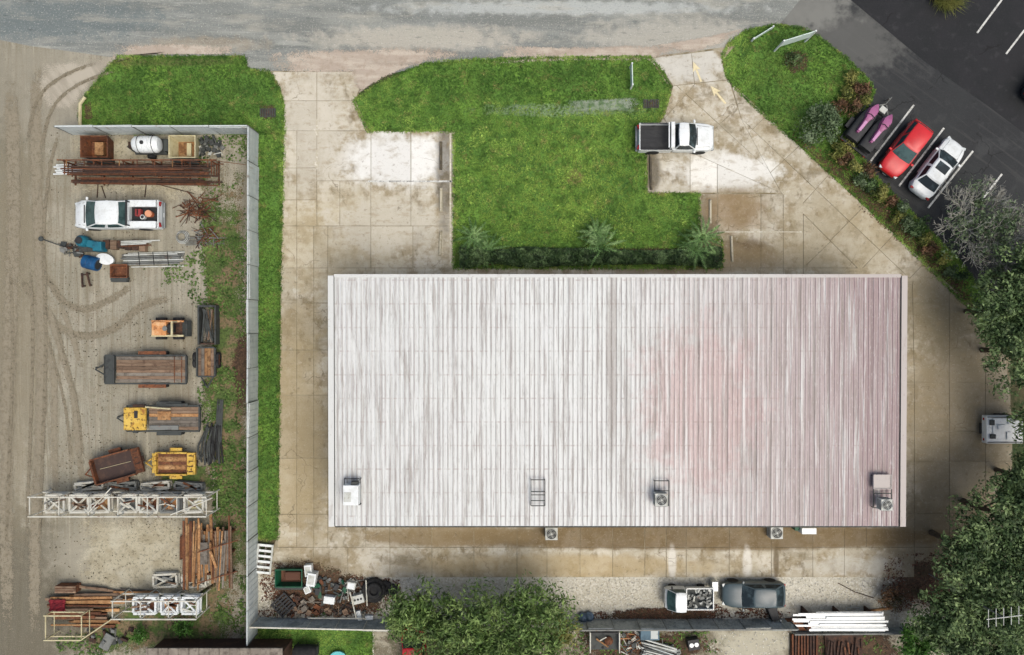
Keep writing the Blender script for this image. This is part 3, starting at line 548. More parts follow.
for nm, c, d in [('wall', (0, wd/2-.1, 2.15), (ww, .2, 4.3)), ('wall', (0, -wd/2+.1, 2.15), (ww, .2, 4.3)), ('wall', (-ww/2+.1, 0, 2.15), (.2, wd-.402, 4.3)), ('wall', (ww/2-.1, 0, 2.15), (.2, wd-.402, 4.3))]: B(c, d).build(nm, m_wall, bld)
for i in range(7):
    x = -ww/2+2.6+i*(ww-5.2)/6
    dn = B((x, wd/2+.02, 1.06), (.95, .06, 2.05)).build('door', m_trim if i % 2 else m_dsteel, bld); B((x+.36, wd/2+.07, 1.0), (.05, .06, .14)).build('handle', m_rim, dn)
    wn = B((x+1.7, wd/2+.015, 1.6), (1.5, .05, 1.2)).build('window', m_glass, bld); B((x+1.7, wd/2+.04, .97), (1.64, .1, .06)).build('sill', m_wall, wn)
    B((x, -wd/2-.02, 1.06), (1.0, .06, 2.05)).build('door', m_dsteel, bld)
n_sh = 39; sw = (xe-xw-.76)/n_sh; Ln = yn-ys
q = MB(); prof = []
for i in range(3):
    u = i*sw/3
    prof += [(u+.0, 0), (u+.09, 0), (u+.115, .032), (u+.165, .032), (u+.19, 0)]
prof.append((sw-.006, 0))
kk = len(prof); vs_ = [(u-sw/2, -Ln/2, z) for u, z in prof]+[(u-sw/2, Ln/2, z+(ZN-ZS)) for u, z in prof]
q.add(vs_, [(i, i+1, kk+i+1, kk+i) for i in range(kk-1)]); q.add([(x, y, z-.02) for x, y, z in vs_], [(kk+i, kk+i+1, i+1, i) for i in range(kk-1)])
me_sh = bpy.data.meshes.new('roof_sheet'); me_sh.from_pydata(q.v, [], q.f); me_sh.update()
for i in range(n_sh):
    o = link('roof_sheet', me_sh, m_roof, bld); o.location = (-(xe-xw)/2+.38+sw*(i+.5), 0, ZS+(i % 2)*.004)
for s_ in (-1, 1):
    tr = MB().loft([[(s_*((xe-xw)/2-.19)+a*.18, -Ln/2-.02, ZS-.25), (s_*((xe-xw)/2-.19)+a*.18, Ln/2+.02, ZN-.25), (s_*((xe-xw)/2-.19)+a*.18, Ln/2+.02, ZN+.09), (s_*((xe-xw)/2-.19)+a*.18, -Ln/2-.02, ZS+.09)] for a in (-1, 1)])
    tr.build('rake_trim', m_trimw, bld)
    B((s_*((xe-xw)/2-.392), 0, (ZN+ZS)/2+.03), (.03, Ln, .1), rx=math.atan2(ZN-ZS, Ln)).build('trim_seal', m_dsteel, bld)
B((0, Ln/2+.0, ZN+.045), (xe-xw-.78, .2, .02)).build('ridge_flashing', m_trimw, bld); B((0, Ln/2+.09, ZN-.05), (xe-xw-.78, .05, .2)).build('fascia', m_trimw, bld); B((0, -Ln/2-.05, ZS-.1), (xe-xw-.78, .1, .12)).build('gutter', m_dsteel, bld)
B((0, 0, 4.36), (ww-.02, wd-.02, .06)).build('ceiling_deck', m_wall, bld)
def zroof(y): return ZS+(ZN-ZS)*(y-ys)/Ln
# condensers and their stands
def condenser(px, py, z, label, s=.72, h=.75, rz=0, group=None):
    x, y = W(px, py, z+h); t = thing('air_conditioner', label, 'air conditioner', (x, y, z), rz, group)
    B((0, 0, h/2), (s, s, h)).build('cabinet', m_cond, t, bevel=.03)
    for k in range(5):
        for a, (dx, dy) in enumerate(((0, 1), (0, -1), (1, 0), (-1, 0))): B((dx*(s/2+.006), dy*(s/2+.006), .14+k*.12), (s*.8 if dx == 0 else .012, .012 if dx == 0 else s*.8, .03)).build('louvre', m_steel, t)
    w_ = MB().lathe([(s*.40, h+.004), (s*.40, h+.012)], 20).build('fan_well', m_trim, t)
    fb = MB()
    for k in range(4): fb.box((math.cos(k*PI/2+.4)*s*.19, math.sin(k*PI/2+.4)*s*.19, h+.022), (s*.34, s*.17, .01), rz=k*PI/2+.4)
    fb.build('fan_blade', m_steel, w_); g = MB()
    for r in (.42, .3, .18):
        pts = [(math.cos(a*PI/10)*s*r, math.sin(a*PI/10)*s*r, h+.04) for a in range(21)]; g.path(pts, .009 if r < .4 else .022, 4)
    g.build('fan_guard', m_cond, t); MB().lathe([(s*.1, h+.03), (s*.07, h+.06)], 10).build('fan_hub', m_cond, t)
    return t
def stand(px0, py0, px1, py1, label, rungs=(0, .35, .65, 1)):
    (x0, y0), (x1, y1) = W(px0, py0, 4.9), W(px1, py1, 4.9); x0, x1 = min(x0, x1), max(x0, x1); y0, y1 = min(y0, y1), max(y0, y1)
    z = zroof((y0+y1)/2)+.03; t = thing('equipment_stand', label, 'stand', ((x0+x1)/2, (y0+y1)/2, z)); a, b = (x1-x0)/2, (y1-y0)/2
    for s_ in (-1, 1): B((s_*a, 0, .28), (.05, 2*b, .05)).build('side_rail', m_dsteel, t)
    for r in rungs: B((0, -b+2*b*r, .28), (2*a-.052, .05, .05)).build('cross_rail', m_dsteel, t)
    for s_ in (-1, 1):
        for u in (-1, 1): B((s_*a, u*b*.98, .125), (.045, .045, .25)).build('leg', m_dsteel, t)
    return t, z
t_, z_ = stand(531, 480, 545, 506, 'empty dark steel equipment stand on the roof', (0, .2, .42, .55, 1))
t_, z_ = stand(655, 481, 669, 506, 'dark steel roof stand carrying the blue grey fan unit', (0, .6, 1)); condenser(661.5, 500, z_+.31, 'square fan condenser on a stand over the faded pink roofing', .8, .6)
t_, z_ = stand(344, 479, 360, 505, 'dark steel roof stand under the plain white box unit', (0, .5, 1))
x, y = W(351, 495, 5.4); t = thing('rooftop_unit', 'plain white box air handler on the roof corner stand', 'air conditioner', (x, y, z_+.31)); B((0, 0, .33), (.95, 1.25, .66)).build('cabinet', m_white, t, bevel=.03); B((.2, .72, .3), (.4, .18, .5)).build('duct_hood', m_dsteel, t); B((-.2, -.1, .67), (.45, .6, .03)).build('lid', m_cond, t)
t_, z_ = stand(874, 476, 892, 508, 'rusting roof stand beside the rake trim', (0, .45, .6, 1)); condenser(887, 505, z_+.31, 'white round topped fan unit at the roof end by the trim', .72, .6)
x, y = W(883, 482, 5.0); t = thing('metal_pan', 'chalky white drip pan lying on the rusty roof stand', 'drip pan', (x, y, z_+.31)); B((0, 0, .03), (1.15, .9, .06)).build('tray', m_trimw, t)
for a, b, c in ((0, .44, 0), (0, -.44, 0), (.56, 0, 1), (-.56, 0, 1)): B((a, b, .09), (.04, .9, .06) if c else (1.08, .04, .06)).build('rim', m_trimw, t)
condenser(551.5, 534, .05, 'square fan condenser on the concrete by the wide central downpipe stain', .85, .8); condenser(777, 533, .05, 'dark fan condenser on the concrete beside the flat white box', .85, .8)
x, y = W(809, 531, .9); t = thing('electrical_cabinet', 'flat white service box on the concrete along the back wall', 'service box', (x, y, .05)); B((0, 0, .45), (1.0, .42, .9)).build('cabinet', m_white, t, bevel=.02); B((0, -.22, .45), (.8, .02, .7)).build('cover', m_cond, t); B((-.7, .1, .3), (.3, .3, .6)).build('meter_box', m_green, t)
# ------------------------------------------------------------------ fences
def fence(a, b, h, label, mat, plen=2.4, postm=None, px=True, th=.05):
    (x0, y0), (x1, y1) = (W(*a), W(*b)) if px else (a, b); L = math.hypot(x1-x0, y1-y0); ang = math.atan2(y1-y0, x1-x0)
    t = thing('fence', label, 'fence', (x0, y0, 0), ang); k = max(1, round(L/plen)); pl = L/k
    shared = None
    for i in range(k):
        if shared is None:
            q = B((0, 0, h/2+.02), (pl-.05, th, h-.04))
            for j in range(6): q.box((-pl/2+pl*(j+.5)/6, -th/2-.011, h/2), (.05, .02, h-.1)); q.box((-pl/2+pl*(j+.5)/6, th/2+.011, h/2), (.05, .02, h-.1))
            shared = q.mesh('panel')
        o = link('panel', shared, mat, t); o.location = (pl*(i+.5), random.uniform(-.02, .02), -random.uniform(0, .07)); o.rotation_euler = (random.uniform(-.045, .045), random.uniform(-.006, .006), random.uniform(-.02, .02))
    for i in range(k+1): B((pl*i, 0, h/2+.03), (.046, .1, h+.06)).build('post', postm or m_steel, t)
    B((L/2, 0, h+.035), (L, .09, .04)).build('top_rail', postm or m_fence, t)
    return t
fence((258.5, 134), (257.5, 633), 1.95, 'long pale grey sheet metal fence beside the narrow grass strip', m_fence)
fence((73, 134.5), (258, 134), 2.0, 'pale grey sheet metal fence behind the bins and white tank', m_fence)
fence((259, 617), (395, 620), 1.7, 'dark grey fence panels beside the junk heap', m_dfence, 1.8, m_rackw)
fence((560, 619.5), (788, 618.5), 1.8, 'dark mottled sheet fence behind the parked cars', m_dfence, 1.8, m_steel)
fence((790, 629), (905, 628), .9, 'low grey fence section behind the stack of white boards', m_dfence, 1.8, m_steel)
# ------------------------------------------------------------------ signs and small things on the verges
def board_sign(a, b, z0, z1, label, posts=True, th=.06):
    (x0, y0), (x1, y1) = W(*a), W(*b); L = math.hypot(x1-x0, y1-y0); t = thing('sign', label, 'sign', ((x0+x1)/2, (y0+y1)/2, .016), math.atan2(y1-y0, x1-x0))
    B((0, 0, (z0+z1)/2), (L, th, z1-z0)).build('panel', m_sign, t)
    for s_ in (-1, 1): B((s_*(L/2+.06), 0, (z1+.06)/2), (.1, .1, z1+.06)).build('post', m_white, t)
board_sign((775, 51), (804, 42), .8, 1.8, 'wide pale sign board on two white posts in the grass island')
board_sign((752, 41), (770, 30), .1, .5, 'low narrow sign board at the road edge of the grass island')
board_sign((630.5, 88), (630, 69), .2, .9, 'slim white sign board standing alone on the front lawn')
def kerbpipe(pts, r, label, mat, name='pipe'):
    p = [W3(x, y, r) for x, y in pts]; return tag(MB().path(p, r, 8).build(name, mat), label, 'pipe')
kerbpipe([(80, 126), (80, 104), (85, 97)], .12, 'bent pale pipe edging the lawn corner by the yard gate', m_ivory)
for px, py, lb in ((651, 104, 'dark culvert grate in the front lawn swale'), (268, 113, 'dark culvert grate in the lawn corner by the fence')):
    x, y = W(px, py); t = thing('drain_grate', lb, 'drain', (x, y, .016)); B((0, 0, .03), (1.1, .6, .06)).build('frame', m_dsteel, t)
    for i in range(6): B((-.42+i*.168, 0, .07), (.05, .5, .02)).build('bar', m_drust, t)
# ------------------------------------------------------------------ vehicles (x forward)
def ringsec(x, hw, z0, z1):
    a = min(.1, hw*.2)
    h = [(hw*.9, z0), (hw, z0+.14), (hw, z0+(z1-z0)*.62), (hw-a*.35, z1-.07), (hw-a*1.3, z1-.012), (hw*.4, z1+.012)]
    return [(x, y, z) for y, z in h]+[(x, -y, z) for y, z in h[::-1]]
def wheel(t, x, y, r=.33, wd=.22, spokes=True):
    s_ = 1 if y > 0 else -1
    o = MB().lathe([(r*.55, -wd/2), (r*.93, -wd/2), (r, -wd*.32), (r, wd*.32), (r*.93, wd/2), (r*.55, wd/2)], 18, axis='y').build('wheel', m_black, t, smooth=True); o.location = (x, y, r)
    MB().lathe([(r*.56, -wd*.4), (r*.56, wd*.42), (r*.2, wd*.46)] if s_ > 0 else [(r*.2, -wd*.46), (r*.56, -wd*.42), (r*.56, wd*.4)], 12, axis='y').build('rim', m_rim, o)
def cabin(t, xr, xf, xrt, xft, wb, wt, zb, zt, mat, glass=None, bul=.1, split=1, sunroof=False):
    glass = glass or m_glass
    def ring(x0, x1, hw, b):
        p = []
        for i in range(5): y = hw*(-1+i/2); p.append((x1+b*(1-(y/hw)**2), y))           # front, right to left
        for i in range(1, 4): u = i/4; p.append((x1+(x0-x1)*u, hw+.03*math.sin(PI*u)))
        for i in range(5): y = hw*(1-i/2); p.append((x0-b*.7*(1-(y/hw)**2), y))
        for i in range(1, 4): u = i/4; p.append((x0+(x1-x0)*u, -hw-.03*math.sin(PI*u)))
        return p
    lo, hi = ring(xr, xf, wb, bul), ring(xrt, xft, wt, bul*.7)
    n = len(lo); in_ = [(xrt+(x-xrt)*.93+.03*(xft-xrt), y*.9) for x, y in hi]
    MB().loft([[(x, y, zb) for x, y in lo], [(x, y, zt-.04) for x, y in hi], [(x, y, zt) for x, y in in_]]).build('cabin', mat, t, smooth=True)
    def pane(name, idx, t0=.1, t1=.9, e=.09):
        q = MB(); bot = [Vector((*lo[i % n], zb)) for i in idx]; top = [Vector((*hi[i % n], zt-.04)) for i in idx]
        A = [b.lerp(c, t0) for b, c in zip(bot, top)]; D = [b.lerp(c, t1) for b, c in zip(bot, top)]
        A[0] = A[0].lerp(A[1], e*2); D[0] = D[0].lerp(D[1], e*2); A[-1] = A[-1].lerp(A[-2], e*2); D[-1] = D[-1].lerp(D[-2], e*2)
        k = len(idx); m0 = (A[1]-A[0]).cross(D[0]-A[0]); m0.normalize(); cen = Vector(((xr+xf)/2, 0, zb))
        nn = [(A[min(i+1, k-1)]-A[max(i-1, 0)]).cross(D[i]-A[i]).normalized() for i in range(k)]
        nn = [v if v.dot(A[i]-cen) > 0 else -v for i, v in enumerate(nn)]
        vs = [A[i]+nn[i]*.012 for i in range(k)]+[D[i]+nn[i]*.012 for i in range(k)]+[A[i]-nn[i]*.03 for i in range(k)]+[D[i]-nn[i]*.03 for i in range(k)]
        fs = [(i, i+1, k+i+1, k+i) for i in range(k-1)]+[(2*k+i, 3*k+i, 3*k+i+1, 2*k+i+1) for i in range(k-1)]+[(i, 2*k+i, 2*k+i+1, i+1) for i in range(k-1)]+[(k+i, k+i+1, 3*k+i+1, 3*k+i) for i in range(k-1)]+[(0, k, 3*k, 2*k), (k-1, 3*k-1, 4*k-1, 2*k-1)]
        q.add(vs, fs); return q.build(name, glass, t, smooth=True)
    pane('windshield', [0, 1, 2, 3, 4], .06, .97, .05); pane('rear_window', [8, 9, 10, 11, 12], .12, .93)
    if split: pane('side_window', [4, 5, 6], .12, .88); pane('side_window', [6, 7, 8], .12, .88); pane('side_window', [12, 13, 14], .12, .88); pane('side_window', [14, 15, 16], .12, .88)
    else: pane('side_window', [4, 5, 6, 7, 8], .12, .88); pane('side_window', [12, 13, 14, 15, 16], .12, .88)
    if sunroof: B(((xrt+xft)/2+.28, 0, zt+.004), (.62, .85, .02)).build('sunroof', glass, t, bevel=.008)
def dress(t, L, Wd, mat, xf, zh, zt_, zl=.62, mir=True, wr=.33, wx=None, wy=None):
    wx = wx or (L*.31, -L*.29); wy = wy or Wd/2-.09
    for x in wx:
        for s_ in (-1, 1):
            wheel(t, x, s_*wy, wr)
            MB().lathe([(wr+.06, -.012), (wr+.06, .012)], 18, (x, s_*(Wd/2-.003), wr+.02), 'y').build('wheel_arch', m_trim, t)
    for s_ in (-1, 1):
        B((L/2-.13, s_*(Wd*.33), zl+.02), (.2, .34, .14), rz=-s_*.35).build('headlight', m_lamp, t, bevel=.02)
        B((-L/2+.09, s_*(Wd*.36), zt_), (.14, .3, .14), rz=s_*.3).build('taillight', m_tail, t, bevel=.02)
        if mir: B((xf-.1, s_*(Wd/2+.07), zh+.06), (.14, .2, .13), rz=s_*.15).build('mirror', mat, t, bevel=.03)
    B((xf+.1, 0, zh+.035), (.07, Wd*.62, .03)).build('cowl', m_trim, t)
    B((L/2-.03, 0, .42), (.1, Wd*.6, .14)).build('grille', m_trim, t); B((L/2-.0, 0, .3), (.02, .3, .1)).build('number_plate', m_white, t)
    B((-L/2+.0, 0, .55), (.02, .3, .12)).build('number_plate', m_white, t)
def sedan(loc, rz, label, mat, L=4.7, Wd=1.82, Ht=1.44, hatch=False, rear=.5, sun=False, glass=None, group=None):
    t = thing('parked_car', label, 'car', loc, rz, group); h = L/2; hw = Wd/2
    if hatch: st = [(-h, .6, .4, .85), (-h+.04, .78, .34, .93), (-h+.13, .93, .28, 1.0), (-h+.4, 1, .2, 1.04), (-h*.3, 1, .2, 1.03), (h*.42, 1, .2, 1.02), (h*.62, .98, .2, .98), (h-.45, .94, .2, .9), (h-.18, .86, .26, .8), (h-.06, .72, .3, .72), (h, .5, .36, .64)]
    else: st = [(-h, .5, .42, .78), (-h+.05, .7, .36, .86), (-h+.16, .87, .3, .93), (-h+.45, .97, .2, .98), (-h*.35, 1, .2, .99), (h*.3, 1, .2, .98), (h*.6, .98, .2, .93), (h-.5, .94, .2, .85), (h-.2, .86, .26, .76), (h-.06, .7, .3, .68), (h, .48, .36, .62)]
    MB().loft([ringsec(x, hw*s_, a, b) for x, s_, a, b in st]).build('body', mat, t, smooth=True)
    if hatch: cabin(t, -h+.18, h*.42, -h+rear, h*.06, hw*.9, hw*.72, .98, Ht, mat, glass, .1)
    else: cabin(t, -h+.55, h*.46, -h+1.1, h*.1, hw*.9, hw*.68, .94, Ht, mat, glass, .1, sunroof=sun)
    dress(t, L, Wd, mat, h*.42, .95, .8)
    for s_ in (-1, 1): MB().path([(h-.3, s_*hw*.62, .83), (h*.42, s_*hw*.7, .985)], .008, 4).build('bonnet_seam', m_trim, t)
    return t
A_LOT = math.atan2(56, 43)
x, y = W(907, 148.5, .9); red = sedan((x, y, .012), A_LOT+PI, 'bright red hatchback parked between two white lines', m_red, 4.1, 1.72, 1.52, hatch=True, glass=m_tglass)
x, y = W(939.5, 167.5, .9); sedan((x, y, .012), A_LOT, 'white saloon car with a dark sunroof next to the red hatchback', m_white, 4.5, 1.78, 1.44, sun=True)
x, y = W(754, 595, .8); sedan((x, y, 0), PI, 'slate blue hatchback parked on the gravel strip by the back wall', m_blue, 4.3, 1.74, 1.46, hatch=True, rear=.85)
x, y = W(1053, 74, .8); sedan((x, y, .016), A_LOT, 'dark car at the edge of the upper parking row', m_dkcar, 4.6, 1.8, 1.45)
def bedbox(t, x0, x1, hw, zf, zt, mat, liner, th=.08, tail=True):
    B(((x0+x1)/2, 0, zf), (x1-x0-.01, 2*hw-2*th-.01, .06)).build('bed_floor', liner, t)
    for i in range(5): B(((x0+x1)/2, -hw*.66+i*hw*.33, zf+.04), (x1-x0-.12, .06, .02)).build('bed_rib', liner, t)
    for s_ in (-1, 1):
        o = B(((x0+x1)/2, s_*(hw-th/2), (zt+.35)/2), (x1-x0, th, zt-.35)).build('bed_side', mat, t, bevel=.025)
        B(((x0+x1)/2, s_*(hw-th/2-.01), zt+.012), (x1-x0-.06, th*.8, .02)).build('bed_rail', liner, o)
    B((x0-.035, 0, (zt+.4)/2), (.07, 2*hw-.02, zt-.4)).build('tailgate', mat, t, bevel=.02); B((x1+.02, 0, (zf+zt)/2), (.06, 2*hw-.1, zt-zf)).build('bed_front', mat, t)
    B((x0-.16, 0, .5), (.18, 2*hw*.92, .16)).build('rear_bumper', m_rim, t, bevel=.03)
def pickup(loc, rz, label, L, Wd, xr, xf, xrt, xft, Ht, mat, liner, split=0, glass=None):
    t = thing('pickup_truck', label, 'pickup truck', loc, rz); h = L/2; hw = Wd/2; bx0 = -h+.2
    st = [(xr-.06, .97, .4, 1.12), (xr+.3, 1, .34, 1.14), (xf*.6, 1, .34, 1.13), (xf, 1, .34, 1.12), (xf+.35, .99, .34, 1.1), (h-.4, .95, .36, 1.02), (h-.13, .88, .4, .95), (h, .8, .46, .84)]
    MB().loft([ringsec(x, hw*s_, a, b) for x, s_, a, b in st]).build('body', mat, t, smooth=True)
    cabin(t, xr+.02, xf, xrt, xft, hw*.93, hw*.78, 1.09, Ht, mat, glass, .09, split=split)
    bedbox(t, bx0, xr-.14, hw*.98, .72, 1.12, mat, liner); B((-.3, 0, .5), (L*.8, .7, .14)).build('chassis', m_trim, t)
    dress(t, L, Wd, mat, xf, 1.1, .95, .84, wr=.39, wx=(L*.33, -L*.28), wy=hw-.1)
    for s_ in (-1, 1): MB().path([(h-.3, s_*hw*.7, 1.015), (xf+.1, s_*hw*.78, 1.125)], .01, 4).build('bonnet_seam', m_trim, t)
    for q in (-.25, 0, .25): B(((xrt+xft)/2, q*Wd, Ht+.004), (abs(xft-xrt)*.7, .02, .012)).build('roof_rib', mat, t)
    B((h+.03, 0, .5), (.16, Wd*.86, .2)).build('front_bumper', m_rim, t, bevel=.04)
    return t, bx0, hw
x, y = W(675, 137.5, .9)
t, b0, hw = pickup((x, y, .05), 0, 'white regular cab pickup with an empty black bed and headache rack', 5.25, 1.92, .1-.2, 1.35, .12, .72, 1.78, m_white, m_trim)
for z, x_ in ((1.62, -.3), (1.55, -.55)): B((x_, 0, z), (.26 if z > 1.6 else .09, hw*1.8, .07)).build('rack_bar', m_white, t, bevel=.02)
for s_ in (-1, 1): B((-.4, s_*hw*.88, 1.36), (.08, .06, .5)).build('rack_post', m_white, t)
x, y = W(118.5, 214.5, .9)
t, b0, hw = pickup((x, y, .01), PI, 'white crew cab pickup with tool boxes and an orange cooler in its bed', 5.95, 1.98, -.7, 2.1, -.4, 1.05, 1.82, m_white, m_trim, split=1, glass=m_tglass)
for s_ in (-1, 1): B((-1.75, s_*.72, 1.06), (1.9, .46, .3)).build('side_tool_box', m_white, t, bevel=.03)
B((-.92, 0, 1.62), (.1, 1.75, .08)).build('rack_bar', m_trim, t)
for s_ in (-1, 1): B((-.92, s_*.8, 1.36), (.07, .07, .5)).build('rack_post', m_trim, t)
c_ = thing('water_cooler', 'round orange cooler standing in the crew cab pickup bed', 'cooler', (x+2.2, y+.02, .77)); MB().lathe([(.2, 0), (.24, .42)], 14).build('drum', M('orange_plastic', C(214, 118, 78), rough=.5), c_, smooth=True); MB().lathe([(.25, .42), (.22, .5)], 14).build('lid', M('pale_orange_plastic', C(228, 160, 124), rough=.5), c_)
c_ = thing('tool_bag', 'dark red tool bag beside the cooler in the pickup bed', 'tool bag', (x+1.45, y+.1, .77)); B((0, 0, .2), (.4, .5, .4)).build('bag', M('red_cloth', C(150, 60, 60)), c_, bevel=.05); B((0, 0, .44), (.05, .4, .06)).build('handle', m_black, c_)
c_ = thing('bucket', 'white plastic bucket in the crew cab pickup bed', 'bucket', (x+1.75, y-.2, .77)); MB().lathe([(.13, 0), (.16, .36)], 12).build('pail', m_white, c_, smooth=True); MB().lathe([(.12, .362), (.12, .366)], 12).build('opening', m_trim, c_)
# small cab over truck with a load of scrap
x, y = W(688.5, 598.5, .9); t = thing('mini_truck', 'small white cab over truck with grey scrap filling its bed', 'truck', (x, y, 0), PI)
hw = .74
MB().loft([ringsec(a, hw*s_, b, c) for a, s_, b, c in [(.25, 1, .4, 1.1), (.9, 1, .36, 1.1), (1.4, .98, .36, 1.08), (1.6, .9, .42, .95)]]).build('body', m_white, t, smooth=True)
cabin(t, .28, 1.5, .32, 1.02, hw*.95, hw*.86, 1.06, 1.72, m_white, m_tglass, .06, split=0); B((-.3, 0, .5), (2.6, .6, .12)).build('chassis', m_trim, t)
B((-.75, 0, .72), (1.8, 1.4, .06)).build('bed_floor', m_dsteel, t)
for s_ in (-1, 1): B((-.75, s_*.72, .88), (1.84, .05, .36)).build('bed_side', m_white, t)
B((-1.68, 0, .88), (.05, 1.48, .36)).build('tailgate', m_white, t); B((.17, 0, .9), (.05, 1.44, .4)).build('bed_front', m_white, t)
for x_ in (1.0, -1.0):
    for s_ in (-1, 1): wheel(t, x_, s_*.64, .27, .16)
for s_ in (-1, 1): B((1.55, s_*.5, .8), (.1, .24, .16)).build('headlight', m_lamp, t); B((-1.72, s_*.55, .7), (.03, .2, .1)).build('taillight', m_tail, t); B((1.2, s_*.84, 1.2), (.08, .14, .18)).build('mirror', m_trim, t)
c_ = thing('scrap_load', 'grey mixed scrap heaped in the small truck bed', 'scrap', (x, y, .76), PI)
for i in range(46): B((-.75+random.uniform(-.78, .78), random.uniform(-.58, .58), .07+random.uniform(0, .18)), (random.uniform(.1, .35), random.uniform(.06, .2), random.uniform(.04, .12)), rz=random.uniform(0, 6), rx=random.uniform(-.4, .4)).build('scrap_piece', random.choice([m_steel, m_dsteel, m_cond, m_steel]), c_)
c_ = thing('plastic_bin', 'small pale bin standing behind the mini truck tailgate', 'bin', (*W(715, 586.5, .7), 0)); B((0, 0, .35), (.36, .6, .7)).build('body', m_cond, c_, bevel=.03); B((0, 0, .72), (.4, .64, .05)).build('lid', m_white, c_)
# trailer under the trees
x, y = W(1004, 429.5, 1.0); t = thing('utility_trailer', 'low white enclosed trailer half hidden under the trees', 'trailer', (x, y, 0))
B((0, 0, .82), (2.5, 1.9, .55)).build('body', m_white, t, bevel=.05); B((0, 0, .45), (2.6, .7, .16)).build('chassis', m_trim, t); B((.1, .1, 1.12), (1.9, 1.4, .06)).build('lid', m_white, t, bevel=.02)
for x_, y_, a_, b_ in ((-.95, .5, .3, .35), (-.9, -.45, .35, .3), (-.3, .2, .5, .3), (.2, -.4, .3, .5), (.4, .5, .5, .25)): B((x_, y_, 1.2), (a_, b_, .1)).build('lid_vent', m_dsteel if x_ < -.8 else m_white, t)
for s_ in (-1, 1): B((0, s_*.86, 1.13), (2.4, .06, .08)).build('lid_rail', m_steel, t); wheel(t, .1, s_*.9, .33, .2); B((-1.27, s_*.7, .8), (.04, .16, .1)).build('taillight', m_tail, t)
MB().path([(1.25, .4, .45), (2.0, 0, .45), (1.25, -.4, .45)], .05, 6).build('tongue', m_dsteel, t)
# watercraft on a trailer
x, y = W(868, 128.5, .5); ca, sa = math.cos(A_LOT), math.sin(A_LOT)
t = thing('boat_trailer', 'black double trailer under the two pink watercraft', 'trailer', (x, y, .01), A_LOT)
for a, b, c in (((-.15, 1.1, .42), (3.1, .08, .1), 0), ((-.15, -1.1, .42), (3.1, .08, .1), 0), ((-1.6, 0, .42), (.1, 2.1, .1), 0), ((1.35, 0, .42), (.1, 2.1, .1), 0), ((-.2, 0, .42), (.1, 2.1, .1), 0)): B(a, b).build('frame_rail', m_trim, t)
for s_ in (-1, 1):
    for d in (-.28, .28): B((-.15, s_*.58+d, .53), (2.5, .09, .1)).build('bunk', m_black, t)
    B((-.5, s_*1.3, .66), (.8, .26, .04)).build('fender', m_trim, t); wheel(t, -.5, s_*1.27, .27, .2)
MB().path([(1.35, .8, .42), (2.1, .05, .42), (2.75, 0, .42)], .045, 6).build('tongue', m_steel, t); MB().path([(1.35, -.8, .42), (2.1, -.05, .42)], .045, 6).build('tongue', m_steel, t); MB().lathe([(.04, 0), (.04, .6)], 8, (2.5, .1, .02)).build('jack', m_steel, t); B((1.55, 0, .62), (.42, .5, .26)).build('storage_box', m_cond, t, bevel=.03)
B((-1.7, 0, .5), (.06, 2.2, .12)).build('light_bar', m_trim, t)
for s_ in (-1, 1): B((-1.74, s_*.95, .5), (.03, .18, .09)).build('taillight', m_tail, t)
for s_, lb in ((1, 'pink and black watercraft on the trailer, on the bush side'), (-1, 'pink and black watercraft on the trailer, beside the red hatchback')):
    lx, ly = .0, s_*.58; c_ = thing('watercraft', lb, 'jet ski', (x+lx*ca-ly*sa, y+lx*sa+ly*ca, .585), A_LOT)
    hull = [(-1.45, .5, .05, .42), (-1.2, .54, 0, .46), (0, .55, 0, .5), (.6, .5, .02, .54), (1.1, .32, .1, .56), (1.4, .1, .25, .54)]
    MB().loft([ringsec(a, b, z0, z1) for a, b, z0, z1 in hull]).build('hull', m_trim, c_, smooth=True)
    MB().loft([[(a, b, z0), (a, b*.75, z1), (a, 0, z1+.04), (a, -b*.75, z1), (a, -b, z0)] for a, b, z0, z1 in [(-1.0, .1, .44, .64), (-.6, .16, .44, .74), (.1, .2, .46, .76), (.4, .32, .5, .82), (.85, .36, .5, .78), (1.2, .2, .52, .66), (1.42, .04, .52, .56)]]).build('deck_cowl', m_pink, c_, smooth=True)
    B((-.5, 0, .77), (.8, .2, .05)).build('seat', M('pale_pink_vinyl', C(206, 150, 190), rough=.5), c_, bevel=.02); MB().path([(.3, .36, .9), (.4, 0, .9), (.3, -.36, .9)], .025, 6).build('handlebar', m_black, c_)
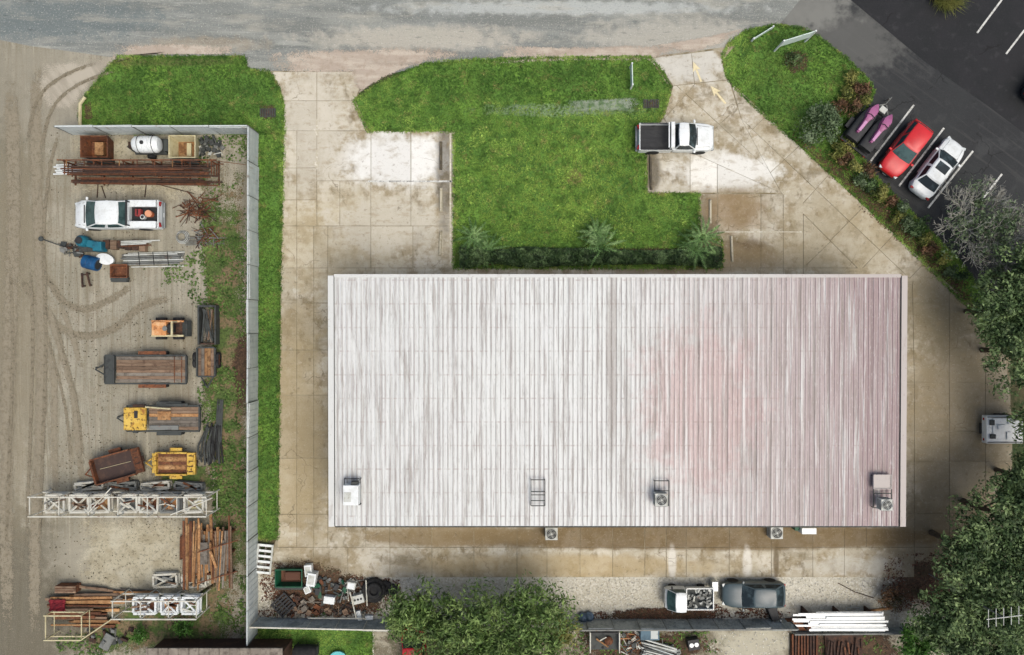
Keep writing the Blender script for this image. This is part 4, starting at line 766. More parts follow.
# ------------------------------------------------------------------ yard things
def rnd(a, b): return random.uniform(a, b)
def open_bin(px, py, sx, sy, h, label, mat, inner):
    x, y = W(px, py, h); t = thing('steel_bin', label, 'skip bin', (x, y, .01)); B((0, 0, .08), (sx*.8, sy*.8, .1)).build('floor', inner, t)
    for ax, s_ in ((0, 1), (0, -1), (1, 1), (1, -1)):
        q = MB(); a, b = sx/2, sy/2; th = .07
        if ax == 0: q.add([(-a*.8, s_*b*.8, .05), (a*.8, s_*b*.8, .05), (a, s_*b, h), (-a, s_*b, h), (-a*.8+th, s_*(b*.8-th), .05), (a*.8-th, s_*(b*.8-th), .05), (a-th, s_*(b-th), h), (-a+th, s_*(b-th), h)], [(0,1,2,3),(4,7,6,5),(3,2,6,7),(0,4,5,1),(0,3,7,4),(1,5,6,2)])
        else: q.add([(s_*a*.8, -b*.8, .05), (s_*a*.8, b*.8, .05), (s_*a, b, h), (s_*a, -b, h), (s_*(a*.8-th), -b*.8+th, .05), (s_*(a*.8-th), b*.8-th, .05), (s_*(a-th), b-th, h), (s_*(a-th), -b+th, h)], [(0,1,2,3),(4,7,6,5),(3,2,6,7),(0,4,5,1),(0,3,7,4),(1,5,6,2)])
        q.build('side_wall', mat, t)
    B((0, -sy/2-.09, h*.7), (sx*1.02, .16, .1)).build('lip', m_dsteel, t); B((0, -sy/2-.12, .25), (sx*.9, .3, .4)).build('fork_pocket', m_dsteel, t)
    return t, x, y
t, x, y = open_bin(94, 146.5, 1.9, 1.5, 1.1, 'brown rusted open bin at the gate end of the fence', m_rust, m_rust); B((0, 0, .3), (.6, .9, .4)).build('divider', m_lumber, t)
t, x, y = open_bin(182, 146.5, 1.85, 1.55, 1.1, 'beige open bin between the white tank and the grey scrap', m_ivory, m_lumber); B((.1, 0, .2), (.3, .9, .12)).build('divider', m_ivory, t)
x, y = W(147, 144.5, 1.0); t = thing('tank_trailer', 'white poly tank on a small dark trailer under the fence', 'tank trailer', (x, y, .01))
MB().lathe([(.1, -.92), (.42, -.88), (.56, -.7), (.58, -.2), (.52, -.17), (.52, -.13), (.58, -.1), (.58, .25), (.52, .28), (.52, .32), (.58, .36), (.56, .72), (.42, .88), (.1, .92)], 20, (0, 0, 1.0), 'x').build('tank', m_white, t, smooth=True)
MB().lathe([(.13, 1.56), (.13, 1.62), (.05, 1.63)], 14, (-.08, 0, 0)).build('lid', m_trim, t); B((0, 0, .38), (2.2, 1.1, .1)).build('frame', m_dsteel, t)
for k in (-.45, .55): MB().path([(k, math.cos(a)*.6, 1.0+math.sin(a)*.6) for a in [PI*j/10 for j in range(11)]], .02, 5).build('strap', m_black, t)
for s_ in (-1, 1): wheel(t, 0, s_*.68, .3, .2)
MB().path([(-1.1, .4, .38), (-1.7, 0, .38), (-1.1, -.4, .38)], .04, 6).build('tongue', m_dsteel, t); B((1.2, 0, .6), (.3, .8, .4)).build('pump', m_dsteel, t); B((-1.25, .05, .6), (.3, .4, .4)).build('engine', m_drust, t)
def scrap(name, label, cat, loc, rx, ry, n, mats, bars=.5, h=.5, lmax=1.2):
    t = thing(name, label, cat, (*loc, .01))
    for i in range(n):
        a, b = rnd(-rx, rx), rnd(-ry, ry); z = .03+h*rnd(0, 1)*(1-abs(a/rx)*.5)*(i/n); m = random.choice(mats)
        if random.random() < bars:
            L = rnd(.4, lmax); q = rnd(0, PI); d = Vector((math.cos(q), math.sin(q)*.8, rnd(-.12, .12)))*L/2; c = Vector((a*.75, b*.75, max(z, .08)))
            MB().tube(c-d, c+d, rnd(.015, .04), n=5).build('bar', m, t)
        else: B((a, b, z+.05), (rnd(.15, .5), rnd(.1, .35), rnd(.04, .2)), rz=rnd(0, PI), rx=rnd(-.25, .25), ry=rnd(-.25, .25)).build('piece', m, t)
    return t
scrap('scrap_heap', 'grey engine scrap heaped at the fence corner beside the beige bin', 'scrap', W(210, 147, .3), .85, .65, 46, [m_steel, m_dsteel, m_dsteel, m_cond], .3, .6)
# long rusty stock rack
x, y = W(143, 171.5, .7); t = thing('stock_rack', 'long rusty steel stock rack loaded with dark bars below the bins', 'rack', (x, y, .01))
for k in range(6):
    xx = -5.0+k*2.0
    B((xx, .55, .75), (.08, .08, 1.5)).build('upright', m_rust, t); B((xx, 0, .12), (.08, 1.7, .1)).build('foot', m_rust, t)
    for z in (.5, .95, 1.35): B((xx, .1, z), (.06, .86, .06)).build('arm', m_rust, t)
    MB().tube((xx+.1, .58, 1.45), (xx+1.9, .58, .2), .02, n=5).build('brace', m_rust, t)
B((0, .6, 1.52), (10.8, .07, .07)).build('top_rail', m_rust, t); B((0, .6, .3), (10.8, .06, .06)).build('bottom_rail', m_rust, t)
for k in range(9): B((-4.8+k*1.2, .38, 1.47), (.05, .5, .04)).build('stub', m_rust if k % 3 else m_lumber, t)
t = thing('bar_stock', 'dark rusty angle bars and flat bars lying on the long rack', 'steel bars', (x, y, .19))
for i in range(34):
    z, yy = random.choice([(.345, 0), (.80, 0), (1.2, 0)]); L = rnd(5, 10.5); B((rnd(-.5, .5)*(10.6-L), rnd(-.28, .35), z+rnd(0, .1)), (L, rnd(.04, .12), rnd(.03, .08)), rz=rnd(-.012, .012)).build('bar', random.choice([m_rust, m_drust, m_drust, m_drust]), t)
for i in range(15):
    L = rnd(4, 10); B((rnd(-.5, .5)*(10.6-L), rnd(-.85, -.35), .02+rnd(0, .3)), (L, rnd(.05, .14), .05), rz=rnd(-.02, .02)).build('bar', random.choice([m_drust, m_rust]), t)
for px, py, a, L, lb in ((98, 190, 1.5, 1.1, 'rusty strap bent out from under the long rack'), (104, 192, 1.9, .9, 'rusty hooked bar leaning out of the long rack'), (146, 190, 1.45, 1.0, 'dark short bar lying below the middle of the long rack'), (172, 188, -.25, 3.2, 'thin rusty rod lying aslant below the long rack')):
    xx, yy = W(px, py); tag(B((xx, yy, .05), (L, .05, .05), rz=a).build('loose_bar', m_drust), lb, 'steel bar')
x2, y2 = W(71, 169, .3); t = thing('pipe_bundle', 'short white pipes poking out at the rack end', 'pipes', (x2, y2, .01))
for i in range(6): MB().tube((-1.2+rnd(-.2, .2), -.35+i*.13, .12+rnd(0, .2)), (.9+rnd(-.3, .3), -.35+i*.13+rnd(-.1, .1), .12+rnd(0, .2)), .05, n=8).build('pipe', m_white, t)
# rusty frames and coil
t = scrap('rusty_frames', 'tangle of orange rusty rebar cages behind the crew cab pickup', 'scrap', W(198, 208, .3), 1.35, .95, 60, [m_rust, m_rust, m_drust], .95, .8, 2.0)
t = scrap('rusty_frames', 'lower tangle of rusty grilles beside the wire coil', 'scrap', W(206, 236, .3), 1.0, .7, 42, [m_rust, m_drust, m_steel], .95, .6, 1.6)
x, y = W(182, 237, .2); t = thing('wire_coil', 'round coil of pale wire on the yard ground', 'wire coil', (x, y, .01))
for k in range(6):
    r = .46-.035*k; MB().path([(math.cos(a)*r+rnd(-.02, .02), math.sin(a)*r*1.0, .06+.045*k) for a in [2*PI*j/18 for j in range(19)]], .022, 5).build('loop', m_steel if k % 2 else m_cond, t)
t = thing('pipe_bundle', 'thin grey bars lying beside the wire coil', 'pipes', (*W(204, 241), .01))
for i in range(7): MB().tube((-1.3+rnd(-.2, .2), -.3+i*.09, .05+rnd(0, .1)), (1.4+rnd(-.2, .2), -.3+i*.09+rnd(-.08, .08), .05), .025, n=5).build('pipe', m_steel, t)
# teal machines, tub, pipes
x, y = W(95, 245, .5)
t = thing('wood_chipper', 'teal painted machine with hoppers beside the white tub', 'machine', (x, y, .01))
MB().lathe([(.34, 0), (.4, .1), (.4, .8), (.3, .95)], 14, (-.75, .25, .1)).build('hopper', m_teal, t, smooth=True); B((-.15, .05, .5), (.7, .6, .6), rz=-.2, taper=.8).build('housing', m_teal, t, bevel=.05); B((.35, -.12, .55), (.7, .7, .7), rz=.05, taper=.86).build('hopper', m_teal, t, bevel=.04); B((-.4, -.2, .25), (1.6, .5, .2)).build('frame', m_dsteel, t); MB().lathe([(.2, .9), (.25, 1.05)], 12, (-.75, .25, .1)).build('chute', m_trim, t)
x, y = W(92, 263, .4); t = thing('barrel', 'dark blue open barrel lying by the teal machine', 'barrel', (x, y, .01)); MB().lathe([(.4, -.5), (.47, -.46), (.48, -.15), (.455, -.12), (.48, -.09), (.48, .2), (.455, .23), (.48, .26), (.47, .5), (.4, .5)], 18, (0, 0, .48), 'x').build('drum', m_bluep, t, smooth=True); MB().lathe([(.36, .505), (.36, .51)], 16, (0, 0, .48), 'x').build('mouth', m_trim, t); t.rotation_euler.z = -.25
x, y = W(105, 259, .4); t = thing('bathtub', 'white oval tub lying between the barrel and the rusty crate', 'tub', (x, y, .01), -.25)
el = lambda a, b, z: [(math.cos(2*PI*i/20)*a, math.sin(2*PI*i/20)*b, z) for i in range(20)]
MB().loft([el(.5, .28, 0), el(.6, .36, .2), el(.62, .38, .42), el(.56, .32, .44), el(.4, .2, .46)]).build('shell', m_white, t, smooth=True)
t = scrap('machine_scrap', 'dark engine parts and levers left of the teal machine', 'scrap', W(72, 248, .3), 1.0, .6, 40, [m_dsteel, m_drust, m_steel], .5, .5, .9)
x0, y0 = W(42, 239); x1, y1 = W(66, 247); tag(MB().path([(x0, y0, .12), (x1, y1, .3)], .035, 6).lathe([(.05, 0), (.17, .03), (.17, .14), (.05, .16)], 12, (x0, y0, .02)).build('auger', m_dsteel), 'long dark rod with a round end left of the engine parts', 'auger')
t = thing('pallet_load', 'brown crates of scrap timber beside the teal machine', 'crates', (*W(128, 246), .01))
for i in range(6): B((-1.3+i*.5, rnd(-.08, .08), .22), (.44, rnd(.5, .8), .4), rz=rnd(-.08, .08)).build('crate', random.choice([m_wood, m_drust, m_wood]), t)
for i in range(4): MB().tube((-.2, .25-i*.11, .52), (1.9+rnd(-.4, .6), .34-i*.11, .5), .045, n=7).build('pipe', m_cond if i < 3 else m_rust, t)
t = thing('pipe_bundle', 'strapped bundle of long galvanised pipes in the grass', 'pipes', (*W(154, 259), .01))
for i in range(13): MB().tube((-2.0+rnd(-.25, .25), -.4+(i % 7)*.13, .07+(i//7)*.12), (1.95+rnd(-.25, .25), -.4+(i % 7)*.13+.1, .07+(i//7)*.12), .055, n=8).build('pipe', m_steel if i % 3 else m_cond, t)
for k in (-.9, .1, 1.1): B((k, 0, .27), (.04, .95, .03), rz=.1).build('strap', m_black, t)
tag(MB().tube((*W(132, 267), .06), (*W(185, 266), .06), .05, n=8).build('pipe', m_cond), 'single pale pipe lying below the strapped bundle', 'pipe')
t, x, y = open_bin(118.5, 271, 1.2, .95, .5, 'rusty brown crate tipped near the white tub', m_rust, m_rust)
t = thing('steel_stand', 'small dark steel stand standing alone on the sand', 'stand', (*W(88, 280), .01), .15)
for s_ in (-1, 1): B((s_*.22, 0, .3), (.1, 1.0, .1), rz=s_*.1).build('rail', m_drust, t); B((s_*.22, .4, .13), (.07, .07, .26)).build('leg', m_drust, t); B((s_*.22, -.4, .13), (.07, .07, .26)).build('leg', m_drust, t)
B((0, .35, .3), (.34, .08, .08)).build('cross_bar', m_drust, t)
# skid steer
x, y = W(168, 328.5, .7); t = thing('skid_steer', 'rusty orange ride on loader with four black tyres', 'loader', (x, y, .01), PI)
B((.45, 0, .85), (1.0, .95, .5)).build('engine_cover', m_orange, t, bevel=.06); B((-.2, 0, .55), (2.2, .9, .3)).build('chassis', m_drust, t); B((-.3, 0, .85), (.55, .6, .16)).build('seat', m_trim, t, bevel=.05); B((-.58, 0, 1.1), (.1, .5, .5)).build('seat_back', m_trim, t, bevel=.04)
for s_ in (-1, 1): B((-.1, s_*.5, .95), (2.2, .12, .12)).build('lift_arm', m_ivory if s_ > 0 else m_orange, t)
for xx in (-.75,):
    for s_ in (-1, 1): B((xx, s_*.46, 1.2), (.08, .08, 1.0)).build('roll_post', m_ivory, t)
B((-.75, 0, 1.7), (.12, 1.0, .1)).build('roll_bar', m_ivory, t); B((-1.2, 0, .5), (.45, 1.1, .5), ry=.3).build('bucket', m_dsteel, t, bevel=.03); MB().lathe([(.17, 0), (.17, .05)], 14, (0, 0, 1.12)).build('steering_wheel', m_steel, t)
MB().tube((.02, 0, .9), (0, 0, 1.12), .03).build('steering_column', m_steel, t)
for xx in (.6, -.6):
    for s_ in (-1, 1): wheel(t, xx, s_*.62, .37, .28)
# trailers
def flatbed(px, py, L, Wd, label, planks, mats, rz=0, tongue=1, rail=m_dsteel, z=.75, fender=m_rust, group=None, end=0):
    x, y = W(px, py, z); t = thing('flatbed_trailer', label, 'trailer', (x, y, .01), rz); pw = (Wd-.16)/planks
    for i in range(planks): B((end/2, -Wd/2+.08+pw*(i+.5), z-.03+rnd(-.006, .006)), (L-end-.1, pw-.018, .05)).build('plank', random.choice(mats), t)
    for s_ in (-1, 1):
        B((0, s_*Wd/2, z-.06), (L, .1, .2)).build('side_rail', rail, t); B((L*.08, s_*(Wd/2+.17), z-.04), (L*.34, .24, .05)).build('fender', fender, t)
        for xx in (-.02, .2): wheel(t, xx*L-.05, s_*(Wd/2+.17), .33, .2)
    for xx in (-L/2, L/2): B((xx, 0, z-.06), (.1, Wd-.1, .18)).build('end_rail', rail, t)
    B((0, 0, z-.2), (L, .3, .12)).build('spine', rail, t)
    xx = -L/2*tongue; MB().path([(xx, .45, z-.2), (xx-tongue*.8, 0, z-.25)], .05, 6).build('tongue', rail, t); MB().path([(xx, -.45, z-.2), (xx-tongue*.8, 0, z-.25)], .05, 6).build('tongue', rail, t)
    MB().lathe([(.04, .02), (.04, .8)], 8, (xx-tongue*.6, .15, 0)).build('jack', rail, t)
    return t, x, y
t, x, y = flatbed(145.5, 369.5, 5.6, 1.95, 'long grey brown plank deck trailer with steel headboard', 8, [m_wood, m_gwood, m_wood], end=.75, fender=m_rust)
B((-2.45, 0, .74), (.7, 1.86, .08)).build('tread_plate', m_dsteel, t); B((-2.1, 0, .86), (.08, 1.9, .18)).build('headboard', m_dsteel, t)
for xx in (2.0, 2.5): B((xx, 0, .762), (.05, 1.8, .02)).build('cross_strap', m_rust, t)
t, x, y = flatbed(206, 362, 2.0, 1.25, 'short timber pallet trailer behind the long plank deck trailer', 5, [m_wood, m_lumber, m_gwood], rz=PI/2, z=.5)
t = thing('log_rack', 'dark post rack full of thin weathered logs by the weeds', 'log pile', (*W(208.5, 325, .4), .01))
for s_ in (-1, 1): B((s_*.58, 0, .35), (.1, 2.7, .7)).build('side_rail', m_dsteel, t)
B((0, 1.3, .4), (1.05, .14, .8)).build('end_board', m_dsteel, t); B((0, -1.3, .3), (1.05, .1, .5)).build('end_board', m_drust, t)
for i in range(15): MB().tube((rnd(-.45, .45), -1.2+rnd(0, .2), .12+rnd(0, .4)), (rnd(-.45, .45), 1.0+rnd(0, .15), .15+rnd(0, .4)), rnd(.04, .07), n=6).build('log', random.choice([m_gwood, m_wood, m_dsteel]), t)
t, x, y = flatbed(163, 418.5, 5.0, 1.75, 'yellow nosed plank trailer with a patchwork deck', 7, [m_gwood, m_lumber, m_gwood, m_wood], rail=m_dsteel, fender=m_dsteel, end=1.5)
B((-1.85, 0, .86), (1.5, 1.55, .2)).build('yellow_deck', m_yellow, t, bevel=.02); B((-1.75, .3, .97), (.24, .5, .03)).build('hatch', m_trim, t); B((-1.42, .1, .975), (.04, 1.3, .03)).build('deck_rib', m_yellow, t); B((-1.95, -.1, .975), (.04, 1.4, .03)).build('deck_rib', m_yellow, t)
MB().path([(-1.1, .82, .95), (.6, .68, .9)], .06, 6).build('drawbar', m_ivory, t); B((.1, -.62, .8), (2.0, .3, .1)).build('ramp', m_steel, t); B((1.0, .95, .8), (1.5, .18, .12)).build('ramp', m_dsteel, t); B((.1, .2, .77), (.9, .6, .05)).build('plywood', m_lumber, t); B((-1.9, -.9, .7), (.3, .2, .2)).build('winch', m_dsteel, t); B((-1.6, .88, .8), (.8, .2, .2)).build('tool_box', m_drust, t)
def dump(px, py, L, Wd, rz, label, mat, floor, z=.6, wall=.35, deckm=None):
    x, y = W(px, py, z+wall); t = thing('dump_trailer', label, 'trailer', (x, y, .01), rz)
    B((-.15, 0, z), (L-.9, Wd-.12, .06)).build('bed_floor', floor, t); B((L/2-.3, 0, z+.1), (.55, Wd, .24)).build('rear_deck', deckm or mat, t, bevel=.02)
    for s_ in (-1, 1): B((-.15, s_*Wd/2, z+wall/2), (L-.85, .1, wall)).build('side_wall', mat, t); B((.1, s_*(Wd/2+.2), .62), (.85, .25, .06)).build('fender', mat, t); wheel(t, .1, s_*(Wd/2+.18), .3, .2)
    B((-L/2+.28, 0, z+wall/2), (.1, Wd-.1, wall)).build('front_wall', mat, t); B((-L/2+.1, 0, z-.1), (.36, Wd*.9, .2)).build('front_deck', mat, t); B((0, 0, z-.14), (L, .4, .12)).build('spine', m_drust, t)
    for s_ in (-1, 1): MB().path([(-L/2, s_*.4, z-.14), (-L/2-.6, 0, z-.16)], .05, 6).build('tongue', mat, t)
    for k in range(4): B((L/2-.3, -Wd*.36+k*Wd*.24, z+.235), (.3, .06, .03)).build('deck_slot', m_drust, t)
    return t
t = dump(114, 467, 3.6, 1.75, .27, 'dark rusted dump trailer standing askew with an empty bed', m_rust, M('brown_bed', C(72, 58, 54), [N(C(96, 74, 64), 2, .5, .7, .7)]), wall=.45)
MB().tube((-1.2, .1, .65), (1.0, .05, .65), .015).build('cable', m_ivory, t)
t = dump(173, 464, 3.0, 1.5, 0, 'pale yellow rust stained dump trailer beside the black hoses', m_yellow, m_lumber, z=.55, wall=.3)
for k in range(5): B((-.15, -.56+k*.28, .6), (1.9, .2, .04)).build('floor_plank', m_lumber if k % 2 else m_rust, t)
for k, (px, py) in enumerate(((177, 449), (149, 486))): x, y = W(px, py); tag(B((x, y, .15), (.65, .2, .28), rz=k*1.3).build('white_block', m_cond), ['white block lying behind the yellow dump trailer', 'white block in the weeds below the yellow dump trailer'][k], 'block')
# black hoses
t = thing('hose_pile', 'heap of black corrugated drain hoses against the weeds', 'hoses', (*W(213, 440), .01))
for i in range(18):
    px, py = W(213, 440); o = -.85+i*.1; bend = rnd(-.35, .35); pts = [(.1+o*.55+rnd(-.1, .1), 1.1+rnd(-.3, .2), .1+rnd(0, .3)), (o*.8+bend*.4, .2, .16+rnd(0, .35)), (o*.95+bend, -.6, .14+rnd(0, .25)), (o+rnd(-.25, .1), -1.5+rnd(-.3, .3), .1)]
    MB().path([Vector((*q, 0))+Vector((0, 0, pts[0][2]*.6+.12*math.sin(j))) if False else Vector((q[0], q[1], .1+.05*(i % 5))) for j, q in enumerate(spline([p[:2] for p in pts], 5))], .065, 7).build('hose', random.choice([m_black, m_dsteel, m_black]), t)
for i in range(5): MB().path([Vector((.28+i*.1, -.1, .1+.05*i)), Vector((.32+i*.09, 1.4, .14)), Vector((.4+i*.08, 2.7+rnd(-.3, .3), .08))], .06, 7).build('hose', random.choice([m_black, m_dsteel]), t)
# white lattice racks
def rack(px0, px1, py0, py1, z, label, bays, mat, skew=0.0):
    (x0, y0), (x1, y1) = W(px0, py1, z), W(px1, py0, z); L, D = x1-x0, y1-y0; t = thing('storage_rack', label, 'rack', (x0, y0, .01))
    for i in range(bays+1):
        xx = L*i/bays
        for yy in (0, D): B((xx, yy, z/2), (.07, .07, z)).build('upright', mat, t)
        B((xx, D/2, z-.07), (.06, D-.07, .06)).build('cross_rail', mat, t); B((xx, D/2, .5), (.05, D-.07, .05)).build('cross_rail', mat, t)
    for yy in (0, D):
        for zz in (z+.04, .9): B((L/2, yy, zz), (L+.1, .08, .08)).build('beam', mat, t)
        for i in range(bays): MB().tube((L*i/bays+.04, yy+.05, .15), (L*(i+1)/bays-.04, yy+.05, z-.15), .018, n=5).build('brace', mat, t)
    return t, x0, y0, L, D
def lattice(x, y, z, sx, sy, label, mat=None, board=None, rz=0):
    t = thing('lattice_crate', label, 'crate', (x, y, z), rz, 'lattice crates on the white racks'); mat = mat or m_rackw; h = .45
    for zz in (.05, h):
        for s_ in (-1, 1): B((0, s_*sy/2, zz), (sx, .14, .09)).build('rail', mat, t); B((s_*sx/2, 0, zz), (.14, sy-.142, .09)).build('rail', mat, t)
    for a in (-1, 1):
        for b in (-1, 1): B((a*sx/2, b*sy/2, h/2), (.08, .08, h-.1)).build('post', mat, t)
        MB().tube((-sx/2+.05, a*(sy/2-.05), h+.01+.02*a), (sx/2-.05, -a*(sy/2-.05), h+.01+.02*a), .075, n=5).build('diagonal', mat, t)
    for _ in range(3): B((rnd(-.3, .3)*sx, rnd(-.25, .25)*sy, h+.1), (rnd(.3, .8)*sx, rnd(.06, .16), .04), rz=rnd(-.6, .6)).build('loose_slat', random.choice([m_rackw, m_rust, m_steel, m_wood]), t)
    if board: B((0, 0, .12), (sx*.86, sy*.8, .06)).build('board', board, t)
    return t
t, x0, y0, L, D = rack(29, 206, 497, 516.5, 2.3, 'long white storage rack below the rusted dump trailer', 6, m_rackw)
items = [(.1, m_rackw, None), (.24, m_rackw, m_wood), (.36, m_rackw, m_lumber), (.52, m_rackw, m_steel), (.64, m_rackw, m_rust), (.76, m_steel, m_orange), (.9, m_rackw, m_ivory)]
lbs = ['white lattice crate with open centre at the outer end of the long rack', 'lattice crate holding brown timber on the long rack', 'lattice crate with a tan board on the long rack', 'dense white lattice crate with a steel panel on the long rack', 'lattice crate with a rusty sheet on the long rack', 'grey lattice crate with an orange sheet on the long rack', 'white lattice crate with an ivory panel at the fence end of the long rack']
for (u, mm, bd), lb in zip(items, lbs): lattice(x0+L*u, y0+D*.5, 1.02+rnd(-.02, .02), 1.25, D*.88, lb, mm, bd, rnd(-.04, .04))
lb2 = ['white lattice crate on the ground behind the long rack, near the rusted trailer', 'white lattice crate on the ground behind the long rack, mid length', 'white lattice crate on the ground behind the long rack, by the weeds', 'white lattice crate on the ground behind the long rack, at the fence end']
for k, lb in enumerate(lb2): lattice(x0+2.9+k*2.3, y0+D+.32+rnd(-.03, .03), .02, 1.9, .45, lb, m_rackw if k % 2 == 0 else m_steel, m_dsteel if k % 2 else None, rnd(-.15, .15))
t = thing('lumber_stack', 'loose brown boards under the long white rack', 'lumber', (x0, y0, .02))
for i in range(22): B((rnd(1.2, L-1.2), rnd(.15, D-.15), .06+rnd(0, .5)), (rnd(1, 2.2), rnd(.1, .3), .05), rz=rnd(-.12, .12)).build('board', random.choice([m_wood, m_lumber, m_rust, m_gwood]), t)
for k, (a, b, lb) in enumerate((((90, 512), (113, 487), 'pale pole leaning across the long white rack'), ((172, 514), (214, 497), 'white pole slanting at the fence end of the long rack'))): tag(MB().tube((*W(*a, 2.2), 2.42), (*W(*b, 2.2), 2.42), .04).build('pole', m_rackw), lb, 'pole')
# vertical lumber pile with bearers
x, y = W(208, 553, .8); t = thing('lumber_pile', 'tall pile of warm brown lumber between the two white racks', 'lumber', (x, y, .01))
for k in (-1.5, 0, 1.4): B((.1, k, .35), (3.0, .12, .7)).build('bearer', m_rust, t)
for i in range(30):
    L = rnd(2.6, 5.2); B((-1.65+i*.112, rnd(-.4, .4), .76+rnd(0, .12)), (rnd(.08, .2), L, .09), rz=rnd(-.03, .03)).build('board', random.choice([m_lumber, m_lumber, m_wood, m_rust, m_gwood]), t)
for i in range(16):
    L = rnd(1.2, 4.2); B((rnd(-1.0, 1.2), rnd(-.5, .5), .95+rnd(0, .18)), (rnd(.06, .14), L, .08), rz=rnd(-.08, .08)).build('board', random.choice([m_lumber, m_lumber, m_wood, m_gwood]), t)
B((-.1, .1, 1.2), (.5, 1.5, .06)).build('plywood', m_gwood, t); B((.55, -.3, 1.24), (.16, 1.2, .1), rz=.35).build('board', m_lumber, t)
for yy in (.2, -1.9): MB().tube((-.5, yy, 1.3), (2.2, yy+.8, 1.2), .04).build('bearer', m_rust, t)
for i in range(4): B((-2.1+i*.12, .3+rnd(-.2, .2), .2), (.11, 1.6, .3), rz=rnd(-.05, .05)).build('board', random.choice([m_rust, m_wood]), t)
# lower racks
t, x0, y0, L, D = rack(112, 196, 601, 619, 2.2, 'white storage rack at the bottom of the yard', 3, m_rackw)
for u, bd, lb in ((.32, m_rust, 'white crate with a rusty panel on the bottom rack'), (.62, m_orange, 'small white crate with a pinkish board on the bottom rack'), (.87, None, 'white crossed lattice crate at the fence end of the bottom rack')): lattice(x0+L*u, y0+D*.5, 1.02, 1.5 if u < .5 else 1.1, D*.9, lb, m_white, bd, rnd(-.05, .05))
for k, lb in enumerate(('white lattice crate on the ground behind the bottom rack, mid length', 'white lattice crate on the ground behind the bottom rack, beside the lumber pile')): lattice(x0+2.7+k*2.0, y0+D+.75, .02, 1.6, .85, lb, m_rackw, m_dsteel, .05)
t, x0, y0, L, D = rack(45, 81, 615.5, 640, 1.5, 'ivory painted open rack with stacked timber at the yard corner', 1, m_ivory)
tag(MB().tube((*W(81, 640, 1.5), 1.5), (*W(112, 619, 2.2), 2.2), .045).build('pole', m_ivory), 'ivory pole joining the corner rack to the bottom rack', 'pole')
t = thing('lumber_stack', 'orange brown timber stack lying at the yard corner rack', 'lumber', (*W(85, 612, .5), .01))
for i in range(26): B((rnd(-.8, .9), -1.1+i*.09, .12+(i % 3)*.13+rnd(0, .1)), (rnd(2.4, 4.6), rnd(.09, .2), .1), rz=rnd(-.03, .03)).build('board', random.choice([m_lumber, m_lumber, m_wood, m_rust]), t)
t = thing('lumber_stack', 'grey weathered boards on top of the timber at the bottom rack', 'lumber', (*W(110, 596, .4), .01))
for i in range(12): B((rnd(-1.2, 1.8), -.5+i*.09, .1+(i % 3)*.1), (rnd(1.4, 3.2), rnd(.08, .18), .07), rz=rnd(-.15, .15)).build('board', random.choice([m_gwood, m_wood, m_lumber]), t)
t = thing('crate', 'brown boxed timber bale behind the yard corner rack', 'crate', (*W(68, 588, .4), .01)); B((0, 0, .35), (1.4, .5, .66)).build('box', m_rust, t); 
for k in range(3): B((0, -.17+k*.17, .7), (1.44, .12, .05)).build('slat', m_wood, t)
t = thing('red_tarpaulin', 'crumpled dark red tarpaulin on the corner timber', 'tarpaulin', (*W(58, 605, .6), .62)); 
q = MB(); k = 9
q.add([(-.55+1.1*i/(k-1)+rnd(-.04, .04), -.4+.8*j/(k-1)+rnd(-.04, .04), rnd(0, .14)) for i in range(k) for j in range(k)], [(i*k+j, (i+1)*k+j, (i+1)*k+j+1, i*k+j+1) for i in range(k-1) for j in range(k-1)]); o = q.build('cloth', M('red_tarp', C(132, 34, 44), [N(C(96, 24, 34), 3, .45, .65, .8)]), t); sm = o.modifiers.new('t', 'SOLIDIFY'); sm.thickness = .03
t = scrap('scrap_heap', 'dark scrap and sheets in the weeds beneath the bottom rack', 'scrap', W(110, 636, .2), 1.6, .6, 22, [m_dsteel, m_steel, m_drust], .4, .4)
tag(B((*W(107, 642, .3), .3), (.7, 1.1, .08), rz=-.5).build('metal_sheet', m_steel), 'pale metal sheet lying below the bottom rack', 'sheet')
# low shed roof at the bottom edge
x, y = W(214, 663, 2.4); t = thing('shed', 'low shed with a dark brown wall at the bottom of the yard', 'shed', (x, y, 0)); B((0, -1.2, 1.15), (9.0, 3.6, 2.3)).build('wall', M('brown_wall', C(70, 50, 40), [N(C(96, 70, 54), 2, .5, .7, .7)]), t); B((0, -1.02, 2.36), (9.1, 4.0, .1)).build('roof', m_gwood, t)
for k in range(14): B((-4.4+k*.68, -1.0, 2.43), (.06, 3.98, .04)).build('roof_batten', m_gwood, t)
